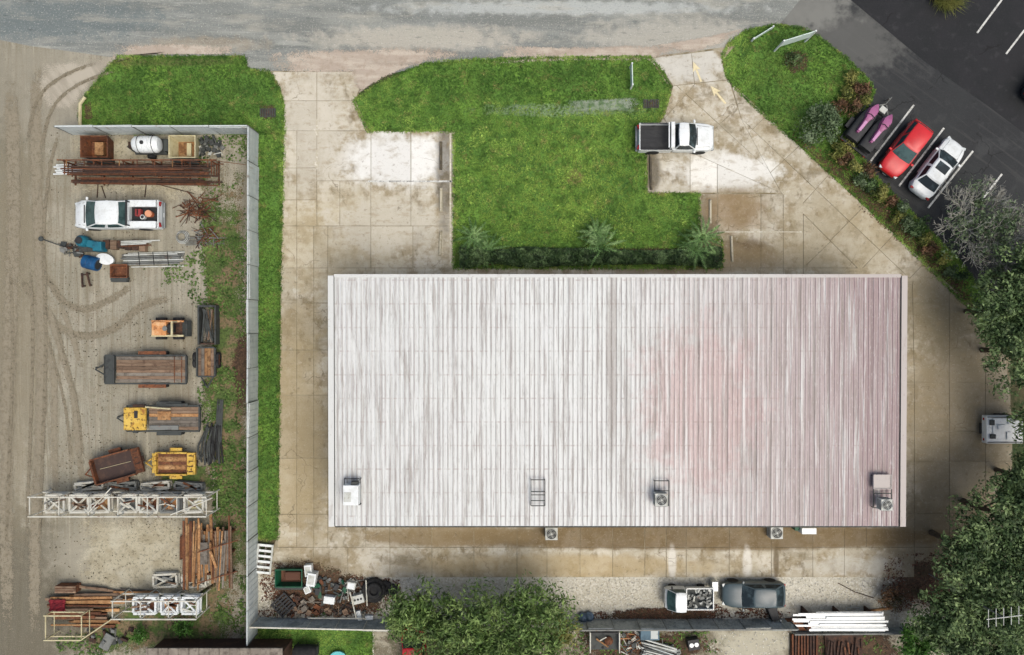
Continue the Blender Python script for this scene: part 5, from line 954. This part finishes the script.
# ------------------------------------------------------------------ junk behind the building
def lay(px, py, d, name, label, cat, mat, z=.02, rz=0, **k):
    x, y = W(px, py); t = thing(name, label, cat, (x, y, z), rz); return t
t = lay(265.5, 558, 0, 'pallet', 'white wooden pallet leaning by the end of the long grey fence', 'pallet', None, rz=-.1)
for k in range(6): B((0, -.95+k*.38, .2), (1.0, .16, .04)).build('slat', m_white, t)
for k in (-.45, 0, .45): B((k, 0, .09), (.1, 2.1, .17)).build('runner', m_gwood, t)
for k in (-.5, .5): B((k, 0, .24), (.12, 2.1, .04)).build('edge_board', m_cond, t)
t, x, y = open_bin(288.5, 578.5, 1.9, 1.25, .8, 'dark green open top dumpster filled with brown leaves', m_green, m_litter); B((.2, .1, .45), (1.1, .6, .3)).build('leaf_fill', m_litter, t, bevel=.1)
for k, (px, py, a, b, h, rz, lb) in enumerate(((308, 571, .5, .8, .5, .1, 'tall white box beside the green dumpster'), (311, 580, .6, .9, .7, -.15, 'white appliance carcass beside the green dumpster'), (307, 590, .45, .5, .35, .4, 'small white carton below the white appliance'))):
    x, y = W(px, py, h); t = thing('white_box', lb, 'box', (x, y, .02), rz); B((0, 0, h/2), (a, b, h)).build('carton', m_white, t, bevel=.02); B((0, 0, h+.006), (a*.7, b*.7, .012)).build('lid', m_cond, t)
t = lay(285, 603, 0, 'plastic_crate', 'black slatted plastic pallet on the leaf heap', 'pallet', None, rz=.75, z=.25)
for k in range(6): B((0, -.55+k*.22, .14), (1.3, .12, .05)).build('slat', m_trim, t)
for k in (-.6, 0, .6): B((k, 0, .06), (.1, 1.25, .11)).build('runner', m_trim, t)
scrap('scrap_heap', 'heap of bricks and broken brown boards beside the black pallet', 'scrap', W(308, 606, .2), 1.5, .7, 60, [m_rust, m_drust, m_wood, m_gwood], .25, .5)
scrap('scrap_heap', 'jumble of green and dark boxes between the white carton and the tyres', 'scrap', W(330, 588, .2), 1.1, .7, 36, [m_dsteel, m_green, m_trim, m_steel, m_rust], .3, .5)
scrap('scrap_heap', 'pile of dark timber offcuts along the fence by the black tyres', 'scrap', W(345, 608, .2), 1.7, .5, 44, [m_trim, m_drust, m_wood, m_dsteel], .5, .4)
scrap('scrap_heap', 'tangle of bicycle tubes and chair frames left of the black tyres', 'scrap', W(349, 589, .2), .9, .8, 40, [m_steel, m_drust, m_rackw, m_dsteel], .8, .6)
for k, (px, py, a, b, h, lb) in enumerate(((329, 600.5, .75, .5, .5, 'white square box lid standing in the junk heap'), (358, 599.5, .8, .6, .6, 'pale grey appliance with round burners in the junk'), (351, 586, .6, .5, .5, 'ivory tilted crate in the junk heap'), (359, 616, .3, .7, .3, 'white block near the fence below the junk'), (369, 618, .55, .3, .3, 'white rubble block by the tree branches'))):
    x, y = W(px, py, h); t = thing('white_box', lb, 'box', (x, y, .02), rnd(-.3, .3)); B((0, 0, h/2), (a, b, h)).build('case', m_cond if k in (1, 2) else m_white, t, bevel=.02)
    if k == 1:
        for q in (-.22, 0, .22): MB().lathe([(.08, h+.003), (.08, h+.01)], 10, (q, 0, 0)).build('burner', m_trim, t)
    else: B((0, 0, h+.006), (a*.75, b*.75, .012)).build('lid', m_white, t)
def tyre(px, py, r, z, label, tilt=0):
    x, y = W(px, py, z+.2); t = thing('tyre', label, 'tyre', (x, y, z+.02)); w_ = r*.5
    o = MB().lathe([(r*.55, 0), (r*.9, 0), (r, w_*.25), (r, w_*.75), (r*.9, w_), (r*.55, w_), (r*.5, w_*.5)], 22).build('tread', m_black, t, smooth=True)
    MB().lathe([(r*.5, w_*.3), (r*.5, w_*.36)], 18).build('rim', m_dsteel, t); t.rotation_euler.x = tilt
tyre(374, 590, .85, 0, 'large black tractor tyre lying in the junk heap'); tyre(385, 588, .5, .0, 'smaller black tyre right of the tractor tyre'); tyre(374, 591, .55, .45, 'black tyre lying on top of the tractor tyre'); tyre(393, 590, .4, 0, 'small black tyre at the end of the junk heap')
for a, b, lb in (((350, 592), (356, 618), 'white plastic pipe lying down through the junk heap'), ((366, 580), (367, 606), 'pale pole standing upright against the tractor tyre'), ((308, 618), (366, 619), 'long white pipe resting along the dark fence'), ((388, 596), (396, 606), 'short pink pipe at the end of the junk heap')):
    tag(MB().tube((*W(*a, .7), .72), (*W(*b, .7), .66), .045, n=7).build('pipe', m_rackw), lb, 'pipe')
for px, py, lb in ((305, 652, 'black lidded wheelie bin below the dark fence'),):
    x, y = W(px, py, .9); t = thing('grill', 'black covered barbecue grill below the dark fence', 'grill', (x, y, .01)); B((0, 0, .6), (1.7, .7, .5)).build('firebox', m_trim, t, bevel=.1); MB().lathe([(.35, -.8), (.42, -.5), (.42, .5), (.35, .8)], 14, (0, 0, .8), 'x').build('hood', m_black, t, smooth=True); MB().tube((-.3, -.46, .85), (.3, -.46, .85), .02).build('handle', m_rim, t)
    for a in (-.7, .7):
        for b in (-.25, .25): B((a, b, .18), (.06, .06, .36)).build('leg', m_dsteel, t)
x, y = W(338, 658, .3); t = thing('paddling_pool', 'turquoise plastic tub below the dark fence', 'tub', (x, y, .01)); MB().loft([el(.5, .4, 0), el(.6, .48, .35), el(.55, .43, .36), el(.45, .35, .1)]).build('shell', M('turquoise', C(110, 196, 200), rough=.5), t, smooth=True)
x, y = W(413, 652, 1.0); t = thing('parked_van', 'bright red car roof showing beneath the willowy trees', 'car', (x, y, 0), PI/2)
MB().loft([ringsec(a, b, c, d) for a, b, c, d in [(-2.2, .7, .4, .8), (-1.9, .85, .25, 1.0), (1.2, .85, .25, 1.0), (2.0, .7, .3, .8)]]).build('body', m_red, t, smooth=True); cabin(t, -1.8, .9, -1.4, .4, .8, .64, .95, 1.5, m_red, None, .08)
for a in (-1.3, 1.2):
    for s_ in (-1, 1): wheel(t, a, s_*.74)
# behind the dark fence, bottom edge
x, y = W(605, 643, 1.0); t = thing('utility_trailer', 'dark open trailer holding reddish chairs behind the fence', 'trailer', (x, y, .01)); B((0, 0, .5), (2.0, 1.3, .08)).build('floor', m_dsteel, t)
for s_ in (-1, 1): B((s_*1.0, 0, .75), (.07, 1.4, .5)).build('side_wall', m_rackw, t)
B((0, .68, .75), (1.93, .06, .5)).build('front_wall', m_trim, t)
for s_ in (-1, 1): wheel(t, -.1, s_*.5, .28, .18)
t = thing('armchair', 'overturned reddish brown chair in the dark open trailer', 'chair', (x+.3, y, .55)); MB().lathe([(.26, 0), (.3, .15), (.12, .3)], 12).build('cushion', m_rust, t, smooth=True); B((-.45, -.1, .2), (1.0, .1, .08), rz=-.6).build('arm', m_lumber, t); B((-.4, .2, .25), (.5, .06, .06), rz=.5).build('leg', m_rackw, t)
scrap('scrap_heap', 'tangled white and orange bicycle scrap behind the dark fence', 'scrap', W(635, 645, .3), 1.2, .9, 60, [m_rackw, m_rust, m_orange, m_steel, m_dsteel], .8, .6)
t = scrap('scrap_heap', 'heap of blue grey pipes and gutters behind the dark fence', 'scrap', W(662, 647, .3), 1.5, .8, 20, [m_steel, m_dsteel], .4, .5)
for i in range(12): MB().tube((-1.6+rnd(0, .5), .5-i*.09+rnd(0, .2), .35+rnd(0, .3)), (1.4+rnd(-.6, .2), -.1-i*.09, .25+rnd(0, .2)), rnd(.04, .07), n=6).build('pipe', random.choice([m_steel, m_cond, m_fence]), t)
x, y = W(650, 634.5, .8); t = thing('metal_cabinet', 'blue grey metal cabinet lying against the back of the fence', 'cabinet', (x, y, .01)); B((0, 0, .4), (1.3, .8, .8)).build('case', M('bluegrey_enamel', C(98, 122, 136), [N(C(72, 90, 100), 2, .5, .7, .7)]), t, bevel=.02); B((.3, 0, .81), (.5, .6, .02)).build('door', m_fence, t)
x, y = W(694, 645, .6); t = thing('stove_top', 'black framed hob with two white plates behind the fence', 'stove', (x, y, .01), .15); B((0, 0, .3), (.78, .72, .6)).build('case', m_trim, t, bevel=.02)
for s_ in (-1, 1): MB().lathe([(.15, .603), (.15, .63)], 14, (s_*.17, 0, 0)).build('plate', m_white, t)
for k, (px, lb) in enumerate(((806, 'rack of rusty ribbed sheets behind the white boards'), (846, 'broken rusty ribbed sheets next to the trees'))):
    x, y = W(px, 650, .5); t = thing('corrugated_sheets', lb, 'metal sheets', (x, y, .01), .04*k); B((0, 0, .1), (1.9 if k == 0 else 2.6, 1.9, .18)).build('base', m_drust, t)
    for i in range(9 if k == 0 else 11): B((-.85+i*.21 if k == 0 else -1.2+i*.24, rnd(-.05, .05) if k == 0 else rnd(-.4, .4), .24+rnd(0, .05)*(1+2*k)), (.1, 1.9 if k == 0 else rnd(.6, 1.6), .08), rz=rnd(-.02, .02)*(1+8*k)).build('rib', random.choice([m_rust, m_drust]), t)
# white boards on supports
x, y = W(840, 621.5, 1.1); t = thing('board_stack', 'staggered stack of long white boards beside the dark fence', 'boards', (x, y, .01))
for k in (-2.2, 0, 2.2): B((k, 0, .5), (.1, 1.3, 1.0)).build('trestle', m_drust, t)
for i in range(9): L = rnd(4.6, 6.4); B((3.4-L/2-rnd(0, .4)-.1, -.6+i*.148, 1.05+(i % 2)*.04), (L, .13, .05), rz=rnd(-.008, .008)).build('board', m_white, t)
for i in range(5): L = rnd(3.5, 6.4); B((3.3-L/2-rnd(0, .4), -.5+i*.25+rnd(-.05, .05), 1.14+(i % 2)*.03), (L, .14, .05), rz=rnd(-.01, .01)).build('board', m_white, t)
tag(B((*W(800, 624, .3), .3), (1.9, .7, .5), rz=.05).build('brick_block', m_rust), 'reddish brown block under the end of the white boards', 'block')
t = thing('wire_tray', 'small pale wire tray on the gravel above the white boards', 'tray', (*W(853, 609), .01))
for s_ in (-1, 1): B((0, s_*.12, .05), (1.0, .04, .04)).build('rail', m_cond, t); B((s_*.48, 0, .05), (.04, .2, .04)).build('end_rail', m_cond, t)
tag(B((*W(880, 609), .08), (1.6, .14, .1), rz=.12).build('plank', m_lumber), 'tan plank beside the small wire tray', 'plank')
p = [W3(838, 583, .03), W3(855, 592, .03), W3(874, 598, .03)]; tag(MB().path([Vector(v) for v in p], .03, 5).build('rod', m_drust), 'thin dark rod lying on the pale gravel', 'rod')
x, y = W(773, 613.5, .4); t = thing('rubbish_bin', 'black wheeled bin lying tipped over by the fence', 'bin', (x, y, .03), -1.25)
MB().loft([[(a, b, c), (a, -b, c), (a, -b, d), (a, b, d)] for a, b, c, d in ((-.6, .34, 0, .68), (.45, .26, .05, .62))]).build('body', m_trim, t, bevel=.06); B((-.66, 0, .35), (.08, .74, .74)).build('lid', m_black, t, bevel=.03); MB().lathe([(.14, -.32), (.14, -.24)], 12, (.5, 0, .62), 'y').build('wheel', m_rim, t); MB().lathe([(.14, .24), (.14, .32)], 12, (.5, 0, .62), 'y').build('wheel', m_rim, t); MB().tube((.5, -.3, .62), (.5, .3, .62), .02).build('axle', m_rim, t)
for px, py, lb in ((583, 618, 'blue grey rubbish bag at the foot of the hedge trees'), (589, 617, 'dark blue rubbish bag beside the fence end')):
    x, y = W(px, py, .3); t = thing('rubbish_bag', lb, 'rubbish bag', (x, y, .0)); MB().lathe([(.2, 0), (.34, .1), (.36, .3), (.2, .5), (.06, .56), (.09, .62)], 12).build('bag', M('blue_bag', C(92, 112, 130), [N(C(60, 74, 92), 4, .45, .6, .8)], rough=.4, bump=.05, bscale=8), t, smooth=True); MB().lathe([(.07, .55), (.07, .58)], 8).build('tie', m_rackw, t)
tag(MB().tube((*W(722, 619, .1), .1), (*W(765, 619, .1), .1), .05).build('pipe', m_rackw), 'pale pipe on the leaf litter behind the slate blue hatchback', 'pipe')
t = thing('antenna', 'pale lattice aerial poking from the tree crowns', 'antenna', (*W(975, 601, 5), 0)); MB().tube((0, 0, 0), (0, 0, 7.6), .05).build('mast', m_steel, t); MB().tube((-1.0, -.1, 7.6), (1.1, .15, 7.6), .03).build('boom', m_cond, t)
for k in range(5): MB().tube((-.9+k*.45, -.55+.05*k, 7.62), (-.9+k*.45, .5+.05*k, 7.62), .022).build('element', m_cond, t)
# ------------------------------------------------------------------ plants
def crown_pts(R3, n, clumps, cr, up=.35, seed=0):
    c = rng.normal(size=(clumps, 3)); c /= np.linalg.norm(c, axis=1)[:, None]; c[:, 2] = np.abs(c[:, 2])*1.0-.25
    c *= (.3+.75*rng.random((clumps, 1))**.6)*(1.05-cr); wts = rng.random(clumps)+.4; idx = rng.choice(clumps, n, p=wts/wts.sum())
    d = rng.normal(size=(n, 3)); d /= np.linalg.norm(d, axis=1)[:, None]; rr = cr*(.4+.9*rng.random((clumps, 1)))[idx]*(.35+.95*rng.random((n, 1)))
    p = c[idx]+d*rr; nn = d*.8+rng.normal(0, .5, (n, 3)); nn[:, 2] += up
    return p*np.array(R3), nn, c*np.array(R3)
def tree(px, py, rpx, h, label, mat, name='tree', n=7000, leaf=.24, clumps=34, cr=.34, bark=None, asp=.45, flat=.62, group=None, squash=1.0, limbs=9):
    zc = h*.62; x, y = W(px, py, zc); r = rpx/S*(H-zc)/H; t = thing(name, label, 'tree' if name.endswith('tree') else 'shrub', (x, y, -.02), rnd(0, 6), group)
    rz = min(r*flat, h*.42); p, nn, cl = crown_pts((r, r*squash, rz), n, clumps, cr); p[:, 2] += zc; keep = p[:, 2] > .08; p = p[keep]; nn = nn[keep]
    v, f = leafquads(p, nn, np.full(len(p), leaf), asp); np_mesh('crown', v, f, mat, t, kind=None)
    q = MB(); tr = max(.04, h*.028); top = Vector((rnd(-.2, .2)*r*.5, rnd(-.2, .2)*r*.5, zc)); q.path([(0, 0, 0), (rnd(-.05, .05), rnd(-.05, .05), h*.25), top], [tr, tr*.75, tr*.35], 8)
    q.build('trunk', bark or m_bark, t, smooth=True); lb = MB()
    for k in range(min(limbs, len(cl))): e = Vector(cl[k])+Vector((0, 0, zc)); s_ = Vector((0, 0, h*.2)).lerp(top, rnd(.1, .9)); lb.path([s_, s_.lerp(e, .5)+Vector((rnd(-.1, .1), rnd(-.1, .1), .1))*r*.3, e], [tr*.4, tr*.25, tr*.08], 5)
    if limbs: lb.build('limbs', bark or m_bark, t)
    return t
g1 = 'willowy trees behind the building'; g2 = 'dark trees on the east side'
tree(413, 614, 42, 5.0, 'small willowy tree next to the black tyres', m_leaf_w, group=g1, n=5200, leaf=.3, asp=.28, clumps=30, cr=.33)
tree(465, 630, 50, 5.6, 'willowy tree above the red car', m_leaf_w, group=g1, n=7800, leaf=.3, asp=.28, clumps=40, cr=.3)
tree(525, 628, 54, 5.8, 'broad willowy tree at the end of the dark mottled fence', m_leaf_w, group=g1, n=8200, leaf=.3, asp=.28, clumps=42, cr=.3)
tree(497, 668, 50, 6.0, 'willowy tree behind the other willowy trees, farthest from the building', m_leaf_w, group=g1, n=7000, leaf=.3, asp=.28, clumps=40, cr=.3)
tree(440, 680, 40, 5.0, 'willowy tree standing beside the red car', m_leaf_w, group=g1, n=5000, leaf=.3, asp=.28)
for a in [(974, 553, 45, 7.5, 'dark spreading tree at the corner of the concrete apron'), (1012, 520, 44, 8, 'dark tree directly behind the low white trailer'), (1000, 600, 52, 8, 'dark tree around the pale aerial'), (955, 618, 40, 6.5, 'dark tree beside the white board stack'), (1030, 575, 48, 8.5, 'tall dark tree at the far east edge behind the aerial'), (985, 650, 46, 7, 'dark tree on the far side of the aerial from the building'),
          (1005, 310, 40, 6.5, 'dark tree between the bare shrub and the east apron'), (1026, 352, 42, 7, 'dark tree on the apron side north of the low white trailer'), (1049, 424, 36, 7, 'dark tree overhanging the low white trailer'), (1038, 482, 36, 6.5, 'dark tree south of the low white trailer'), (1040, 270, 44, 7, 'dark tree behind the bare grey shrub')]:
    tree(a[0], a[1], a[2]*1.12, *a[3:], m_leaf_o, group=g2, n=9000, leaf=.24, asp=.42, clumps=60, cr=.25)
tree(915, 640, 26, 3.0, 'bright green shrub below the white board stack', m_leaf_b, name='leafy_shrub', n=2600, leaf=.24); tree(893, 600, 16, 1.2, 'low brown shrub at the end of the gravel strip', m_leaf_r, name='leafy_shrub', n=900, leaf=.16, limbs=4)
tree(560, 632, 22, 3.4, 'small yellowish tree at the fence end by the dark trailer', m_leaf_y, name='young_tree', n=1600, leaf=.26, asp=.3); tree(182, 628, 14, 1.2, 'small bushy weed below the bottom rack', m_leaf_b, name='leafy_shrub', n=700, leaf=.16, limbs=4); tree(140, 634, 12, .9, 'leafy weed clump in front of the bottom rack', m_leaf_b, name='leafy_shrub', n=500, leaf=.16, limbs=4)
# bare grey shrub tree
def bare(px, py, rpx, h, label, nl):
    t = tree(px, py, rpx, h, label, m_leaf_g, name='bare_tree', n=nl, leaf=.2, bark=m_greybark, clumps=30, cr=.26, limbs=12); r = rpx/S*.92; q = MB()
    def grow(p, d, L, rad, lev):
        e = p+d*L; q.path([p, p.lerp(e, .5)+Vector((rnd(-.08, .08), rnd(-.08, .08), 0))*L, e], [rad, rad*.8, rad*.6], 4, False)
        if lev:
            for _ in range(3): nd = (d+Vector((rnd(-.8, .8), rnd(-.8, .8), rnd(-.2, .5)))).normalized(); grow(e, nd, L*rnd(.55, .85), rad*.6, lev-1)
    for k in range(13): a = k*2*PI/13+rnd(-.2, .2); grow(Vector((0, 0, h*.25)), Vector((math.cos(a), math.sin(a), .75)).normalized(), r*.42, .09, 4)
    q.build('twigs', m_greybark, t)
bare(981, 222, 46, 4.2, 'pale bare twigged tree hanging over the last parking bay', 2300); bare(1016, 246, 44, 4.4, 'grey sparse tree behind the bare twigged tree', 2600)
# shrubs along the diagonal bed
g3 = 'shrubs in the bed beside the parking lot'
kinds = [(m_leaf_y, 'yellow green'), (m_leaf_r, 'russet'), (m_leaf_y, 'yellow green'), (m_leaf_g, 'grey green'), (m_leaf_h, 'dark green')]
SEEN = {}
spots = [(838, 150), (846, 160), (856, 166), (862, 178), (872, 184), (880, 196), (890, 202), (898, 213), (908, 220), (916, 230), (926, 238), (932, 250), (944, 258), (952, 270), (962, 276), (846, 146), (868, 170), (884, 188), (904, 206), (922, 224)]
for i, (a, b) in enumerate(spots):
    mm, nm = kinds[i % 5]; near = 'the watercraft trailer' if i in (0, 1, 2, 15) else 'the red hatchback' if i in (3, 4, 5, 16, 17) else 'the white saloon' if i in (6, 7, 8, 18, 19) else 'the bare twigged tree'
    lab = f'{nm} shrub in the mulch bed by {near}'; cnt = SEEN.get(lab, 0); SEEN[lab] = cnt+1
    tree(a, b, [11, 8, 14][cnt], [.9, 1.5, .7][cnt], ['', 'small upright ', 'wide low '][cnt]+lab, mm, name='bed_shrub', n=520, leaf=.17, clumps=10, cr=.42, group=g3, limbs=3)
tree(822, 124, 25, 1.9, 'big rounded grey green bush on the grass island', m_leaf_g, name='round_bush', n=2800, leaf=.2, clumps=26, cr=.32); tree(795, 62, 13, .9, 'small sparse dark shrub in the grass island below the wide sign', m_leaf_h, name='island_shrub', n=350, leaf=.14, limbs=4)
for i, (a, b) in enumerate([(852, 78), (862, 88), (866, 100), (856, 106), (846, 92), (842, 108)]): tree(a, b, [10, 10, 7.5, 7.5, 13, 13][i], [1, 1, 1.4, 1.4, .7, .7][i], ['', '', 'small upright ', 'small upright ', 'wide low ', 'wide low '][i]+['yellow green', 'russet'][i % 2]+' shrub at the asphalt edge of the grass island', [m_leaf_y, m_leaf_r][i % 2], name='edge_shrub', n=480, leaf=.17, clumps=9, cr=.42, group='shrubs at the island edge', limbs=3)
# hedge in front of the building
x, y = W(590, 258.5, .5); hd = thing('hedge', 'low clipped dark green hedge along the front of the building', 'hedge', (x, y, 0)); n = 14000; p = np.zeros((n, 3)); p[:, 0] = rng.uniform(-9.0, 9.1, n)
top = .55+.35*vnoise(p[:, 0], p[:, 0]*0, .8); wdt = .32+.6*vnoise(p[:, 0], p[:, 0]*0+9, .45)
u = rng.random(n); p[:, 1] = (rng.random(n)*2-1)*wdt+.12; p[:, 2] = .1+top*np.sqrt(np.clip(1-(np.abs(p[:, 1]-.12)/wdt)**4, 0, 1))*(.75+.3*u)
nn = rng.normal(0, .55, (n, 3)); nn[:, 2] += .8; v, f = leafquads(p, nn, np.full(n, .18), .55); np_mesh('foliage', v, f, m_leaf_h, hd, kind=None); q = MB()
for k in range(40): xx = -8.9+k*.456; q.path([(xx, 0, 0), (xx+rnd(-.1, .1), rnd(-.2, .2), .5)], [.03, .015], 5)
q.build('stems', m_bark, hd)
# cycads
def cycad(px, py, r, h, label, n=14):
    x, y = W(px, py, h); r *= 1.22; t = thing('palm_plant', label, 'palm', (x, y, .016), rnd(0, 6), 'palm plants in front of the hedge'); MB().lathe([(.16, 0), (.2, h*.4), (.13, h*.8)], 10).build('trunk', m_bark, t, smooth=True)
    for k in range(n):
        a = k*2.39996; L = r*rnd(.75, 1.05); lift = rnd(.25, .7); q = MB(); seg = 14; d = Vector((math.cos(a), math.sin(a), 0)); sd = Vector((-d.y, d.x, 0)); P = []
        for i in range(seg+1): u = i/seg; P.append(d*L*u*(1-.12*lift*u)+Vector((0, 0, h*.8+L*(lift*u-(.55+lift*.75)*u*u*.8))))
        q.path(P, [.03*(1-.7*i/seg) for i in range(seg+1)], 3)
        for i in range(2, seg+1):
            u = i/seg; ll = .13*math.sin(PI*min(1, u*.8+.15))+.03; fw = (P[i]-P[i-1]).normalized()
            for s_ in (-1, 1): tip = P[i]+sd*s_*ll+fw*ll*.55+Vector((0, 0, .06*ll)); b0 = P[i]-fw*L*.036; b1 = P[i]+fw*L*.036; q.add([b0, b1, tip], [(0, 1, 2)])
        q.build('frond', m_frond, t)
cycad(474, 236, 1.35, .9, 'palm plant at the west end of the hedge, farther from the building'); cycad(488, 250, 1.45, .8, 'palm plant at the west end of the hedge, against the building'); cycad(597, 233, 1.2, .8, 'palm plant at mid hedge, on the lawn side'); cycad(602, 247, 1.6, .9, 'broad palm plant at mid hedge beside the building'); cycad(703, 237, 1.45, 1.0, 'palm plant at the east end of the hedge, overhanging the parking bay'); cycad(697, 250, 1.5, .9, 'palm plant at the east end of the hedge, beside the building')
# spiky grass at the top of the lot
x, y = W(950, -6, .5); t = thing('ornamental_grass', 'big spiky yellow green grass clump in the parking lot', 'grass clump', (x, y, .01)); k = 700
a = rng.random(k)*2*PI; l = .5+1.0*rng.random(k); b0 = rng.normal(0, .3, (k, 2)); d = np.stack([np.cos(a), np.sin(a)], 1); v = np.zeros((k, 3, 3)); s_ = np.stack([-d[:, 1], d[:, 0]], 1)*.03; v[:, 0, :2] = b0-s_; v[:, 1, :2] = b0+s_; v[:, 2, :2] = b0+d*l[:, None]; v[:, 2, 2] = .3+.7*rng.random(k)
np_mesh('blades', v.reshape(-1, 3), np.arange(3*k).reshape(-1, 3), m_leaf_y, t, kind=None)
